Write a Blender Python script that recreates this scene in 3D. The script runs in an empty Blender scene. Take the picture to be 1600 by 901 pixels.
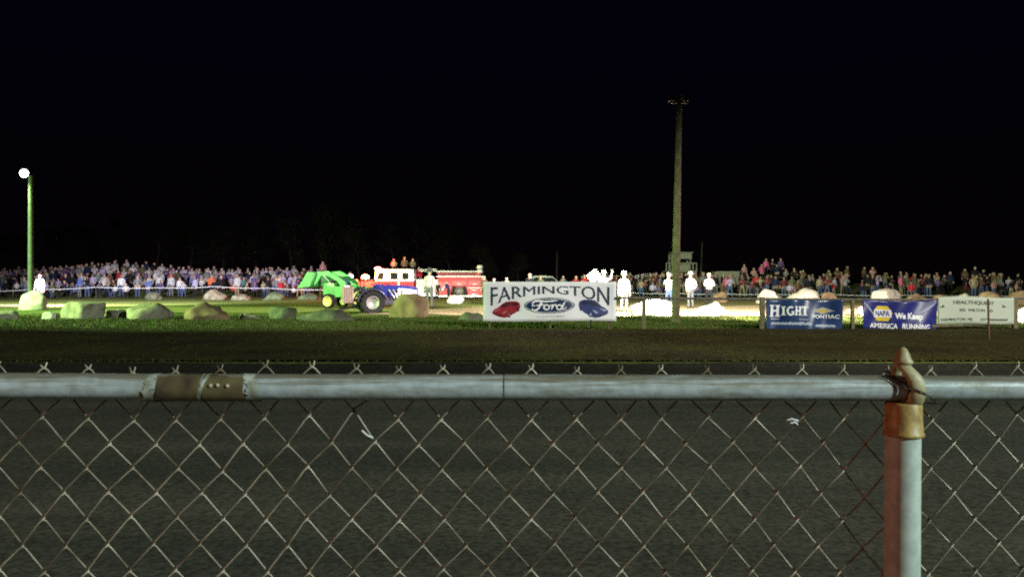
import bpy, bmesh, math, random
from mathutils import Vector, Matrix, noise

R = math.radians
rng = random.Random(7)
sc = bpy.context.scene
C = sc.collection

# ------------------------------------------------------------------ camera
F = 1331.0          # focal length in photo pixels (1600 wide)
CX, HY, CZ = 800.0, 437.0, 1.40
cam = bpy.data.objects.new('camera', bpy.data.cameras.new('camera'))
C.objects.link(cam)
cam.location = (0, 0, CZ)
cam.rotation_euler = (R(90), 0, 0)
cam.data.sensor_width = 36
cam.data.lens = 36 * F / 1600
cam.data.shift_y = (HY - 450.5) / 1600
cam.data.clip_start = 0.05
cam.data.clip_end = 2000
sc.camera = cam
cam.data.dof.use_dof = True          # slightly missed focus, as in the phone picture
cam.data.dof.focus_distance = 2.9
cam.data.dof.aperture_fstop = 6.5

# ------------------------------------------------------------------ night sky
w = bpy.data.worlds.new('World'); sc.world = w; w.use_nodes = True
nt = w.node_tree; nt.nodes.clear()
wo = nt.nodes.new('ShaderNodeOutputWorld'); bg = nt.nodes.new('ShaderNodeBackground')
tc = nt.nodes.new('ShaderNodeTexCoord'); sp = nt.nodes.new('ShaderNodeSeparateXYZ')
cr = nt.nodes.new('ShaderNodeValToRGB')
cr.color_ramp.elements[0].position = 0.0; cr.color_ramp.elements[0].color = (.0013, .0007, .0009, 1)
cr.color_ramp.elements[1].position = 0.30; cr.color_ramp.elements[1].color = (.0008, .0005, .0034, 1)
nt.links.new(tc.outputs['Generated'], sp.inputs[0]); nt.links.new(sp.outputs['Z'], cr.inputs[0])
nt.links.new(cr.outputs[0], bg.inputs[0]); nt.links.new(bg.outputs[0], wo.inputs[0])
bg.inputs[1].default_value = 1.0

# ------------------------------------------------------------------ view + render
sc.view_settings.view_transform = 'Standard'
sc.view_settings.look = 'None'
sc.view_settings.exposure = 0
sc.view_settings.gamma = 1
sc.render.engine = 'CYCLES'
sc.cycles.use_denoising = False
sc.cycles.max_bounces = 4
sc.cycles.diffuse_bounces = 2
sc.cycles.glossy_bounces = 2
sc.cycles.sample_clamp_indirect = 3
sc.cycles.filter_width = 1.7
sc.cycles.caustics_reflective = False
sc.cycles.caustics_refractive = False

# ------------------------------------------------------------------ lights
def look_at(o, target):
    d = Vector(target) - o.location
    o.rotation_euler = d.to_track_quat('-Z', 'Y').to_euler()

def spot(name, loc, target, watts, half, blend=0.5, col=(1, 1, 1), size=0.2, tall=1.0):
    L = bpy.data.lights.new(name, 'SPOT')
    L.energy = watts; L.spot_size = R(2 * half); L.spot_blend = blend; L.color = col; L.shadow_soft_size = size
    o = bpy.data.objects.new(name, L); C.objects.link(o); o.location = loc; look_at(o, target); o.scale = (1, tall, 1)
    return o

def point(name, loc, watts, col, size=0.15):
    L = bpy.data.lights.new(name, 'POINT')
    L.energy = watts; L.color = col; L.shadow_soft_size = size
    o = bpy.data.objects.new(name, L); C.objects.link(o); o.location = loc
    return o

# grandstand floodlights, on their mast behind the viewer to the right
MAST = Vector((38, -23, 21))
spot('stand_flood_near', MAST, (0.5, 4.5, .6), 120000, 14.5, .45, (.84, 1.0, .96), .25)
spot('stand_flood_far', MAST + Vector((1, 0, .5)), (7.5, 23, .2), 200000, 12.5, .85, (1.0, .98, .86), .25, .6)
# weak sodium lamp far to the left of the stand
spot('sodium_lamp', (-24, -4.5, 5), (0.5, 1.4, .9), 5000, 8, .6, (1, .30, .20), .3)
# field floodlights on the tall wooden pole (fixtures built further down)
POLE = Vector((5.25, 27.2, 0))
spot('pole_flood_right', POLE + Vector((.42, .42, 6.95)), (11.5, 36, 0), 64000, 61, .42, (1, .93, .80), .16, .58)
spot('pole_flood_ahead', POLE + Vector((.05, .42, 6.95)), (3.5, 38, 0), 8500, 52, .5, (1, .93, .84), .16, .5)
spot('pole_flood_left', POLE + Vector((-.40, .40, 6.95)), (-5, 38, 0), 20000, 28, .6, (1, .90, .84), .16)
spot('pole_flood_far_left', POLE + Vector((-.40, .42, 7.0)), (-6.5, 60, -1.4), 92000, 11, .9, (1, .88, .84), .16)
# lamp on the pole to the left
LAMP = Vector(((38 - CX) * 42 / F, 42, CZ + (HY - 271) * 42 / F))
spot('mercury_lamp', LAMP + Vector((-.3, -.5, -.3)), LAMP + Vector((.6, -.5, -6)), 2200, 60, .6, (.62, 1.0, .40), .24)
spot('mercury_lamp_crowd', LAMP + Vector((-.1, .55, -.1)), (-24, 51.5, 0), 33000, 46, .6, (.97, .94, 1.0), .2)
# floods added out of view further left, to light pole, boulders, berm and crowd
FL = Vector((-34, 23.2, 8.5))
spot('added_left_flood', FL, FL + Vector((math.cos(R(33)), math.sin(R(33)), -.30)) * 10, 104000, 34, .35, (.58, 1.0, .36), .2, .6)
spot('added_left_flood_crowd', FL, FL + Vector((math.cos(R(74)), math.sin(R(74)), -.30)) * 10, 30000, 24, .7, (.85, .9, 1.0), .2, .6)

def P(px, py, d):
    return Vector(((px - CX) * d / F, d, CZ - (py - HY) * d / F))

def GX(px, d):
    return (px - CX) * d / F

def GD(py):                       # distance of flat ground seen at image row py
    return CZ * F / (py - HY)

# ------------------------------------------------------------------ terrain
def sstep(a, b, x):
    t = max(0.0, min(1.0, (x - a) / (b - a))); return t * t * (3 - 2 * t)

def H(x, y):
    h = 0.0
    # low berm carrying the boulders
    b = math.exp(-((y - 29.0) / 2.2) ** 2) * (0.025 + .05 * noise.noise(Vector((x * .35, y * .3, 3.1))))
    h += b * sstep(13, 3, x) if x > 0 else b
    h += .10 * math.exp(-((y - 29.2) / 1.4) ** 2) * sstep(3, 5, x) * (.6 + noise.noise(Vector((x * .8, y * .8, 9))))
    h += .03 * noise.noise(Vector((x * .25, y * .25, 0))) * sstep(14, 18, y)
    # spectators' bank
    h += .65 * math.exp(-((x + 36.0) / 3.6) ** 2) * sstep(66, 76, y)
    for cx_, w_, a_ in ((31.5, 1.8, .7), (39.5, 1.3, .6), (25, 1.2, .5)): h += a_ * math.exp(-((x - cx_) / w_) ** 2) * sstep(67, 74, y)
    k = .95 * sstep(-6, -14, x) + .45 * sstep(6, 14, x)
    h += k * sstep(66, 80, y)
    h += .10 * math.exp(-((y - 13.75) / .28) ** 2)      # small lip along the track edge
    return h

# ------------------------------------------------------------------ materials
MATS = {}
def mat(name, col, rough=.7, metal=0.0, var=.0, scale=8.0, col2=None, bump=0.0, emit=None, estr=0.0, spec=.35, detail=4, ramp=(.35, .65), coord='Object'):
    if name in MATS: return MATS[name]
    m = bpy.data.materials.new(name); m.use_nodes = True
    n = m.node_tree; b = n.nodes['Principled BSDF']
    b.inputs['Roughness'].default_value = rough; b.inputs['Metallic'].default_value = metal
    b.inputs['Specular IOR Level'].default_value = spec
    c4 = (*col, 1)
    t = n.nodes.new('ShaderNodeTexCoord'); nz = n.nodes.new('ShaderNodeTexNoise')
    nz.inputs['Scale'].default_value = scale; nz.inputs['Detail'].default_value = detail
    n.links.new(t.outputs[coord], nz.inputs['Vector'])
    if col2 is None:
        v = var if var else .15
        col2 = tuple(max(0, c * (1 - v)) for c in col)
    cr = n.nodes.new('ShaderNodeValToRGB')
    cr.color_ramp.elements[0].position = ramp[0]; cr.color_ramp.elements[0].color = (*col2, 1)
    cr.color_ramp.elements[1].position = ramp[1]; cr.color_ramp.elements[1].color = c4
    n.links.new(nz.outputs['Fac'], cr.inputs[0]); n.links.new(cr.outputs[0], b.inputs['Base Color'])
    if bump:
        bp = n.nodes.new('ShaderNodeBump'); bp.inputs['Strength'].default_value = bump
        bp.inputs['Distance'].default_value = .02
        n.links.new(nz.outputs['Fac'], bp.inputs['Height']); n.links.new(bp.outputs[0], b.inputs['Normal'])
    if emit:
        b.inputs['Emission Color'].default_value = (*emit, 1); b.inputs['Emission Strength'].default_value = estr
    MATS[name] = m
    return m

def two_scale_mat(name, cols, s1, s2, rough=.9, bump=.4, dist=.03, stretch=None):
    """ground-like material: large blotches times fine grain"""
    m = bpy.data.materials.new(name); m.use_nodes = True
    n = m.node_tree; b = n.nodes['Principled BSDF']; b.inputs['Roughness'].default_value = rough
    b.inputs['Specular IOR Level'].default_value = .15
    t = n.nodes.new('ShaderNodeTexCoord')
    a = n.nodes.new('ShaderNodeTexNoise'); a.inputs['Scale'].default_value = s1; a.inputs['Detail'].default_value = 5
    c = n.nodes.new('ShaderNodeTexNoise'); c.inputs['Scale'].default_value = s2; c.inputs['Detail'].default_value = 6
    mp = n.nodes.new('ShaderNodeMapping'); mp.inputs['Scale'].default_value = stretch or (1, 1, 1)
    n.links.new(t.outputs['Object'], mp.inputs[0]); n.links.new(mp.outputs[0], a.inputs['Vector']); n.links.new(t.outputs['Object'], c.inputs['Vector'])
    r1 = n.nodes.new('ShaderNodeValToRGB'); r2 = n.nodes.new('ShaderNodeValToRGB')
    r1.color_ramp.elements[0].position = .35; r1.color_ramp.elements[1].position = .65
    r1.color_ramp.elements[0].color = (*cols[0], 1); r1.color_ramp.elements[1].color = (*cols[1], 1)
    r2.color_ramp.elements[0].position = .3; r2.color_ramp.elements[1].position = .75
    r2.color_ramp.elements[0].color = (.45, .45, .45, 1); r2.color_ramp.elements[1].color = (1.4, 1.4, 1.4, 1)
    mx = n.nodes.new('ShaderNodeMix'); mx.data_type = 'RGBA'; mx.blend_type = 'MULTIPLY'; mx.inputs['Factor'].default_value = 1
    n.links.new(a.outputs['Fac'], r1.inputs[0]); n.links.new(c.outputs['Fac'], r2.inputs[0])
    n.links.new(r1.outputs[0], mx.inputs['A']); n.links.new(r2.outputs[0], mx.inputs['B'])
    n.links.new(mx.outputs['Result'], b.inputs['Base Color'])
    bp = n.nodes.new('ShaderNodeBump'); bp.inputs['Strength'].default_value = bump; bp.inputs['Distance'].default_value = dist
    n.links.new(c.outputs['Fac'], bp.inputs['Height']); n.links.new(bp.outputs[0], b.inputs['Normal'])
    MATS[name] = m
    return m

M_grass = two_scale_mat('field grass', ((.07, .11, .02), (.15, .17, .04)), .35, 9)
M_dry = two_scale_mat('dry yellow grass', ((.13, .14, .04), (.22, .19, .08)), .5, 7)
M_strip = two_scale_mat('worn brown turf', ((.032, .023, .007), (.058, .053, .009)), .5, 7)
M_track = two_scale_mat('dark packed dirt', ((.064, .062, .042), (.104, .092, .060)), 1.0, 30, bump=.25, dist=.008, stretch=(.22, 1.3, 1))
M_sand = two_scale_mat('pale sandy clay', ((.30, .22, .12), (.42, .33, .20)), .6, 6)
M_ditch = two_scale_mat('damp dark soil', ((.022, .018, .011), (.032, .027, .017)), .8, 12)

# ------------------------------------------------------------------ mesh helpers
class MB:
    def __init__(s): s.v = []; s.f = []; s.m = []; s.mi = 0
    def add(s, vs, fs):
        o = len(s.v); s.v += [tuple(p) for p in vs]; s.f += [tuple(i + o for i in f) for f in fs]; s.m += [s.mi] * len(fs); return s
    def box(s, c, size, rot=None):
        x, y, z = (k / 2 for k in size); c = Vector(c)
        vs = [Vector((a, b, d)) for a in (-x, x) for b in (-y, y) for d in (-z, z)]
        if rot: vs = [rot @ v for v in vs]
        return s.add([v + c for v in vs], [(0, 1, 3, 2), (4, 6, 7, 5), (0, 4, 5, 1), (2, 3, 7, 6), (0, 2, 6, 4), (1, 5, 7, 3)])
    def tube(s, pts, r, n=8, cap=True):
        pts = [Vector(p) for p in pts]; k = len(pts)
        rs = r if isinstance(r, (list, tuple)) else [r] * k
        up = Vector((0, 0, 1)); vs = []; prev = None
        for i, p in enumerate(pts):
            t = (pts[min(i + 1, k - 1)] - pts[max(i - 1, 0)]).normalized()
            if prev is None:
                a = t.cross(up)
                if a.length < .05: a = t.cross(Vector((0, 1, 0)))
            else: a = prev - t * prev.dot(t)
            a.normalize(); prev = a; b = t.cross(a)
            vs += [p + (a * math.cos(q) + b * math.sin(q)) * rs[i] for q in (2 * math.pi * j / n for j in range(n))]
        fs = [(i * n + j, i * n + (j + 1) % n, (i + 1) * n + (j + 1) % n, (i + 1) * n + j) for i in range(k - 1) for j in range(n)]
        if cap:
            e = len(vs); vs += vs[:n] + vs[(k - 1) * n:k * n]
            fs += [tuple(range(e, e + n))[::-1], tuple(range(e + n, e + 2 * n))]
        return s.add(vs, fs)
    def lathe(s, prof, origin=(0, 0, 0), axis='z', n=24):
        o = Vector(origin); vs = []
        for r, h in prof:
            for j in range(n):
                q = 2 * math.pi * j / n; a, b = r * math.cos(q), r * math.sin(q)
                vs.append(o + (Vector((a, b, h)) if axis == 'z' else Vector((a, h, b)) if axis == 'y' else Vector((h, a, b))))
        k = len(prof)
        fs = [(i * n + j, i * n + (j + 1) % n, (i + 1) * n + (j + 1) % n, (i + 1) * n + j) for i in range(k - 1) for j in range(n)]
        fs += [tuple(range(n))[::-1], tuple(range((k - 1) * n, k * n))]
        return s.add(vs, fs)
    def prism(s, outline, y0, y1):
        """outline in xz, extruded along y"""
        k = len(outline)
        vs = [(x, y0, z) for x, z in outline] + [(x, y1, z) for x, z in outline]
        fs = [tuple(range(k)), tuple(range(2 * k - 1, k - 1, -1))] + [(i, i + k, (i + 1) % k + k, (i + 1) % k) for i in range(k)]
        return s.add(vs, fs)
    def ball(s, c, r, n=12, sq=(1, 1, 1)):
        prof = [(r * math.sin(math.pi * (i + .02) / (n + .04)), -r * math.cos(math.pi * (i + .02) / (n + .04))) for i in range(n + 1)]
        o = len(s.v); s.lathe([(a, b) for a, b in prof], (0, 0, 0), 'z', n * 2)
        for i in range(o, len(s.v)):
            x, y, z = s.v[i]; s.v[i] = (x * sq[0] + c[0], y * sq[1] + c[1], z * sq[2] + c[2])
        return s
    def build(s, name, mats, parent=None, smooth=False, bevel=0, angle=35):
        me = bpy.data.meshes.new(name); me.from_pydata(s.v, [], s.f)
        if not isinstance(mats, (list, tuple)): mats = [mats]
        for m in mats: me.materials.append(m)
        for p, i in zip(me.polygons, s.m): p.material_index = i
        bm = bmesh.new(); bm.from_mesh(me); bmesh.ops.recalc_face_normals(bm, faces=bm.faces); bm.to_mesh(me); bm.free()
        if smooth: me.shade_smooth()
        o = bpy.data.objects.new(name, me); C.objects.link(o)
        if parent: o.parent = parent
        if bevel:
            b = o.modifiers.new('bevel', 'BEVEL'); b.width = bevel; b.segments = 2; b.limit_method = 'ANGLE'; b.angle_limit = R(angle)
        return o

def tag(o, label=None, cat=None, group=None, kind=None):
    if label:
        assert 4 <= len(label.split()) <= 16, (len(label.split()), label)
        o['label'] = label
    if cat: o['category'] = cat
    if group: o['group'] = group
    if kind: o['kind'] = kind
    return o

def thing(name, label, cat, loc=(0, 0, 0), rz=0, group=None):
    o = bpy.data.objects.new(name, None); C.objects.link(o); o.empty_display_size = .2
    o.location = loc; o.rotation_euler = (0, 0, rz)
    return tag(o, label, cat, group)

def copy_tree(o, parent=None):
    c = o.copy(); C.objects.link(c); c.parent = parent
    for ch in list(o.children): copy_tree(ch, c)
    return c

def text_mesh(txt, size=1.0, bold=.0, spacing=1.0):
    """built-in font -> list of verts / faces, baseline at 0, starting at x = 0"""
    cu = bpy.data.curves.new('lettering', 'FONT'); cu.body = txt; cu.size = size; cu.offset = bold; cu.space_character = spacing
    cu.resolution_u = 4
    o = bpy.data.objects.new('lettering', cu); C.objects.link(o)
    dg = bpy.context.evaluated_depsgraph_get(); me = bpy.data.meshes.new_from_object(o.evaluated_get(dg))
    vs = [tuple(v.co) for v in me.vertices]; fs = [tuple(p.vertices) for p in me.polygons]
    bpy.data.objects.remove(o); bpy.data.curves.remove(cu); bpy.data.meshes.remove(me)
    return vs, fs

# ------------------------------------------------------------------ ground sheets
def grid_sheet(name, xs, yf, m, lift=0.0, ny=10, parent=None):
    """yf(x) -> (y0, y1)"""
    vs = []; fs = []; nx = len(xs)
    for x in xs:
        a, b = yf(x)
        for j in range(ny + 1):
            y = a + (b - a) * j / ny
            vs.append((x, y, H(x, y) + lift))
    for i in range(nx - 1):
        for j in range(ny):
            k = i * (ny + 1) + j; fs.append((k, k + ny + 1, k + ny + 2, k + 1))
    me = bpy.data.meshes.new(name); me.from_pydata(vs, [], fs); me.materials.append(m); me.shade_smooth()
    o = bpy.data.objects.new(name, me); C.objects.link(o)
    return tag(o, kind='structure')

def frange(a, b, st):
    n = int(round((b - a) / st)); return [a + (b - a) * i / n for i in range(n + 1)]

# one ground sheet out to the horizon
ys = frange(-30, 10, 5)[:-1] + frange(10, 36, .33)[:-1] + frange(36, 84, 1.2)[:-1] + [84, 90, 100, 120, 150, 200, 300, 500, 900]
xs = [-900, -500, -250, -120, -80] + frange(-60, -24, 2)[:-1] + frange(-24, 24, .45)[:-1] + frange(24, 60, 2) + [80, 120, 250, 500, 900]
vs = [(x, y, H(x, y)) for x in xs for y in ys]; ny = len(ys)
fs = [(i * ny + j, (i + 1) * ny + j, (i + 1) * ny + j + 1, i * ny + j + 1) for i in range(len(xs) - 1) for j in range(ny - 1)]
me = bpy.data.meshes.new('ground'); me.from_pydata(vs, [], fs); me.materials.append(M_grass); me.shade_smooth()
g = bpy.data.objects.new('ground', me); C.objects.link(g); tag(g, kind='structure')

wob = lambda x, s, a: a * noise.noise(Vector((x * s, s * 7.3, 1.7)))
XS = frange(-60, 60, .5)
grid_sheet('track', XS, lambda x: (-25, 12.3 + wob(x, .2, .15)), M_track, .012, 12)
grid_sheet('track_edge', XS, lambda x: (12.25 + wob(x, .2, .15), 13.55 + wob(x, .5, .06)), M_ditch, .018, 6)
grid_sheet('turf_strip', XS, lambda x: (13.9 + wob(x, .5, .06), 23.4 + wob(x, .6, .7) + .9 * sstep(-5, 8, x)), M_strip, .016, 30)
grid_sheet('sand_track', frange(-7.5, 60, .4), lambda x: (31.0 + wob(x, .7, .9) + 3.2 * sstep(2, -4, x), 31.5 + 13.5 * sstep(-8.5, 0, x) + wob(x, .4, 1.2)), M_sand, .03, 24)
grid_sheet('dry_and_lit_grass', frange(1.5, 60, .5), lambda x: (44 + wob(x, .4, 1.2), 44.5 + 15 * sstep(1, 5, x) + wob(x, .3, 1.5)), M_dry, .022, 12)
grid_sheet('dry_and_lit_grass', frange(-21, -4, .4), lambda x: (35.5 + wob(x, .5, .8), 35.6 + 8 * sstep(-21, -18, x) * sstep(-4, -6, x) + wob(x, .4, .5)), two_scale_mat('lit yellow-green grass', ((.20, .24, .06), (.30, .30, .09)), .5, 7), .022, 10)  # paler colour paints in the band of lit ground at left
grid_sheet('dirt_path', frange(-60, -21.5, .5), lambda x: (41.8 + wob(x, .5, .6), 42.2 + 4.5 * sstep(-21, -24, x)), M_sand, .03, 8)

# ------------------------------------------------------------------ grass blades
def blades(name, n, xr, yr, h, mats, dens=None, seed=3):
    r = random.Random(seed); vs = []; fs = []; mi = []
    while len(fs) < n:
        x = r.uniform(*xr); y = r.uniform(*yr)
        if dens and r.random() > dens(x, y): continue
        cl = .55 + .9 * max(0, noise.noise(Vector((x * 1.3, y * 1.3, 5)))) + .5 * r.random()
        hh = h * cl; a = r.uniform(0, math.pi); w_ = .012 + .012 * r.random()
        z = H(x, y); k = len(vs)
        lx, ly = r.gauss(0, .45) * hh, r.gauss(0, .45) * hh
        vs += [(x - w_ * math.cos(a), y - w_ * math.sin(a), z - .01), (x + w_ * math.cos(a), y + w_ * math.sin(a), z - .01), (x + lx, y + ly, z + hh)]
        fs.append((k, k + 1, k + 2)); mi.append(r.choice(range(len(mats))))
    me = bpy.data.meshes.new(name); me.from_pydata(vs, [], fs)
    for m in mats: me.materials.append(m)
    for p, i in zip(me.polygons, mi): p.material_index = i
    o = bpy.data.objects.new(name, me); C.objects.link(o)
    return tag(o, kind='stuff', cat='grass', label='rough green grass along the boulder berm')
G1 = mat('grass blade green', (.05, .085, .018), .8, spec=.1); G2 = mat('grass blade olive', (.075, .08, .022), .8, spec=.1); G3 = mat('grass blade straw', (.11, .085, .035), .8, spec=.1)
B1 = mat('turf blade brown', (.044, .032, .009), .9, spec=.1); B2 = mat('turf blade olive', (.062, .060, .010), .9, spec=.1)
blades('berm_grass', 90000, (-24, 22), (22.9, 32.6), .08, [G1, G1, G2, G3],
       lambda x, y: sstep(22.6, 24.2, y + wob(x, .6, .7) - 1.6 * sstep(-5, 3, x)) * (1 if x < -3 else sstep(32.4, 30.2, y + wob(x, .7, .9))))
o = blades('turf', 60000, (-14, 15), (13.75, 24.6), .03, [B1, B1, B2], None, 5); o['label'] = 'short worn brown turf beyond the track'

# ------------------------------------------------------------------ near chain-link fence
FD = 1.42
galv = None
def galvanized():
    m = bpy.data.materials.new('weathered galvanized pipe'); m.use_nodes = True
    n = m.node_tree; b = n.nodes['Principled BSDF']
    t = n.nodes.new('ShaderNodeTexCoord'); mp = n.nodes.new('ShaderNodeMapping'); mp.inputs['Scale'].default_value = (14, 70, 70)
    n.links.new(t.outputs['Object'], mp.inputs[0])
    a = n.nodes.new('ShaderNodeTexNoise'); a.inputs['Scale'].default_value = 1.0; a.inputs['Detail'].default_value = 6
    n.links.new(mp.outputs[0], a.inputs['Vector'])
    c = n.nodes.new('ShaderNodeTexNoise'); c.inputs['Scale'].default_value = 55; c.inputs['Detail'].default_value = 5
    n.links.new(t.outputs['Object'], c.inputs['Vector'])
    r1 = n.nodes.new('ShaderNodeValToRGB'); r1.color_ramp.elements[0].position = .25; r1.color_ramp.elements[1].position = .5
    r1.color_ramp.elements[0].color = (.28, .29, .22, 1); r1.color_ramp.elements[1].color = (.46, .53, .54, 1)
    r2 = n.nodes.new('ShaderNodeValToRGB'); r2.color_ramp.elements[0].position = .3; r2.color_ramp.elements[1].position = .6
    r2.color_ramp.elements[0].color = (.78, .78, .74, 1); r2.color_ramp.elements[1].color = (1.05, 1.05, 1.05, 1)
    mx = n.nodes.new('ShaderNodeMix'); mx.data_type = 'RGBA'; mx.blend_type = 'MULTIPLY'; mx.inputs['Factor'].default_value = 1
    n.links.new(a.outputs['Fac'], r1.inputs[0]); n.links.new(c.outputs['Fac'], r2.inputs[0])
    n.links.new(r1.outputs[0], mx.inputs['A']); n.links.new(r2.outputs[0], mx.inputs['B'])
    n.links.new(mx.outputs['Result'], b.inputs['Base Color'])
    # long scratches and olive grime lying along the top of the pipe
    mp2 = n.nodes.new('ShaderNodeMapping'); mp2.inputs['Scale'].default_value = (5, 5, 160)
    n.links.new(t.outputs['Object'], mp2.inputs[0])
    d_ = n.nodes.new('ShaderNodeTexNoise'); d_.inputs['Scale'].default_value = 1.0; d_.inputs['Detail'].default_value = 7; d_.inputs['Roughness'].default_value = .65
    n.links.new(mp2.outputs[0], d_.inputs['Vector'])
    ge = n.nodes.new('ShaderNodeNewGeometry'); sx = n.nodes.new('ShaderNodeSeparateXYZ'); n.links.new(ge.outputs['Normal'], sx.inputs[0])
    ma = n.nodes.new('ShaderNodeMath'); ma.operation = 'MULTIPLY_ADD'; ma.inputs[1].default_value = .34; n.links.new(sx.outputs['Z'], ma.inputs[0]); n.links.new(d_.outputs['Fac'], ma.inputs[2])
    r3 = n.nodes.new('ShaderNodeValToRGB'); r3.color_ramp.elements[0].position = .56; r3.color_ramp.elements[1].position = .78
    r3.color_ramp.elements[0].color = (0, 0, 0, 1); r3.color_ramp.elements[1].color = (.85, .85, .85, 1); n.links.new(ma.outputs[0], r3.inputs[0])
    m2 = n.nodes.new('ShaderNodeMix'); m2.data_type = 'RGBA'; n.links.new(r3.outputs[0], m2.inputs['Factor'])
    n.links.new(mx.outputs['Result'], m2.inputs['A']); m2.inputs['B'].default_value = (.15, .13, .07, 1)
    n.links.new(m2.outputs['Result'], b.inputs['Base Color'])
    bp = n.nodes.new('ShaderNodeBump'); bp.inputs['Strength'].default_value = .35; bp.inputs['Distance'].default_value = .002
    n.links.new(c.outputs['Fac'], bp.inputs['Height']); n.links.new(bp.outputs[0], b.inputs['Normal'])
    b.inputs['Metallic'].default_value = .15; b.inputs['Roughness'].default_value = .42
    return m
M_galv = galvanized()
M_wire = mat('dull zinc wire', (.40, .37, .27), .45, .3, col2=(.13, .10, .06), scale=17, ramp=(.36, .62))
M_rust = mat('rusty olive sleeve', (.16, .135, .06), .38, .2, col2=(.06, .036, .03), scale=22, spec=.6)
M_tape = mat('torn pale tape', (.42, .46, .38), .6, col2=(.15, .16, .10), scale=45)
M_cap = mat('faded yellow paint', (.42, .30, .08), .5, col2=(.24, .15, .05), scale=70, spec=.5, bump=.03)
M_capp = mat('pale worn metal', (.42, .40, .22), .5, col2=(.30, .25, .12), scale=80, spec=.5, bump=.03)
M_black = mat('black wire', (.012, .012, .014), .5)
M_tie = mat('white plastic tie', (.75, .75, .78), .4)

fence = thing('chain_link_fence', 'galvanized chain-link fence in the foreground, with yellow post cap', 'fence', (0, FD, 0))
RZ = CZ - (604.5 - HY) * FD / F
RR = 20.3 * FD / F
u = FD / F
fx = lambda px: (px - CX) * u
fz = lambda py: CZ - (py - HY) * u
rail = MB().tube([(fx(-420), 0, RZ + .002), (fx(0), 0, RZ + .0025), (fx(320), 0, RZ + .0005)], RR, 32).build('top_rail', M_galv, fence, True)
rail2 = MB().tube([(fx(321.5), 0, RZ + .0005), (fx(600), 0, RZ), (fx(786), 0, RZ)], RR, 32).build('top_rail', M_galv, fence, True)
rail3 = MB().tube([(fx(788.2), 0, RZ), (fx(1100), 0, RZ - .0008), (fx(1409), 0, RZ - .0015)], RR, 32).build('top_rail', M_galv, fence, True)
rail4 = MB().tube([(fx(1411), 0, RZ - .0015), (fx(2100), 0, RZ - .002)], RR * .97, 32).build('top_rail', M_galv, fence, True)
# repaired joint with rusty sleeve
mb = MB().tube([(fx(252), 0, RZ - .0005), (fx(319), 0, RZ - .0005)], RR * 1.055, 32)
mb.tube([(fx(322), 0, RZ - .0005), (fx(386), 0, RZ - .001)], RR * 1.05, 32)
slv = mb.build('repair_sleeve', M_rust, fence, True)
mb = MB()
rr_ = random.Random(5)
def ragged(px0, px1, j0, j1, seed):
    q = random.Random(seed); n = 40; vs = []; fs = []
    for j in range(n):
        a = 2 * math.pi * j / n
        for px, jit in ((px0, j0), (px1, j1)):
            x = fx(px + q.uniform(-jit, jit) + 8 * math.sin(a * 1 + seed)); vs.append((x, RR * 1.075 * math.cos(a), RZ - .0005 + RR * 1.075 * math.sin(a)))
    for j in range(n):
        k = (j + 1) % n; fs.append((2 * j, 2 * j + 1, 2 * k + 1, 2 * k))
    return vs, fs
for a in ((238, 252, 3, 9, 1), (318, 324, 1, 1, 0), (384, 404, 5, 4, 4)): MB().add(*ragged(*a)).build('sleeve_tape', M_tape, slv, True)
mb = MB()
for px, py in ((336, 599.5), (347, 599), (362, 600)): mb.ball((fx(px), -RR * 1.03, fz(py)), .0035, 6)
mb.build('rivet', mat('tan rivet', (.36, .31, .22), .5), slv, True)
# chain link mesh
a_, b_ = 70.6 * u, 80.0 * u
x0 = fx(407); z0 = fz(577)
def warp(x, z):
    dx = .008 * noise.noise(Vector((x * 5, z * 5, 2))) + .0035 * noise.noise(Vector((x * 21, z * 21, 8)))
    dz = .009 * noise.noise(Vector((x * 4, z * 4, 7))) + 0.0045 * noise.noise(Vector((x * 19, z * 19, 3)))
    g_ = math.exp(-((x - fx(540)) ** 2 + (z - fz(650)) ** 2) / .0016); dz += .012 * g_; dx -= .004 * g_
    return x + dx, z + dz
wr = .0014
mesh_mb = MB()
YM = RR + .004
rows = int((z0 - .06) / (b_ / 2))
t_ = .0032
for i in range(-18, 32):
    for side in (1, -1):
        pts = []
        for j in range(rows + 1):
            even = j % 2 == 0
            kx = x0 + a_ * i + (0 if even else side * a_ / 2); kz = z0 - j * b_ / 2
            kx, kz = warp(kx, kz)
            s_ = side if even else -side          # wire leaves the knot on this side
            dp = t_ * (1 if (side > 0) == even else -1)
            hook = .0030
            if j > 0: pts.append((kx + s_ * .0042, YM - dp, kz + .0052))
            elif True: pts.append((kx - s_ * .0035, YM - dp, kz + .0035 + .004 * rr_.random()))
            pts.append((kx - s_ * hook, YM, kz))
            if j < rows: pts.append((kx + s_ * .0042, YM + dp, kz - .0052))
        mesh_mb.tube(pts, wr, 6, True)
mesh_mb.build('chain_link_mesh', M_wire, fence, True)
mb = MB()
mb.tube([(fx(1236), YM - .006, fz(659)), (fx(1243), YM - .008, fz(657)), (fx(1253), YM - .006, fz(660))], .0019, 6)
mb.tube([(fx(1241), YM - .006, fz(664)), (fx(1248), YM - .008, fz(662)), (fx(1252), YM - .005, fz(666))], .0017, 6)
mb.build('wire_tie', M_tie, fence, True)
mb = MB()
mb.tube([(fx(562), YM - .005, fz(676)), (fx(571), YM - .008, fz(683)), (fx(579), YM - .005, fz(687))], .0021, 6)
mb.build('wire_tie', mat('bright clip', (.6, .62, .58), .4), fence, True)
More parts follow.
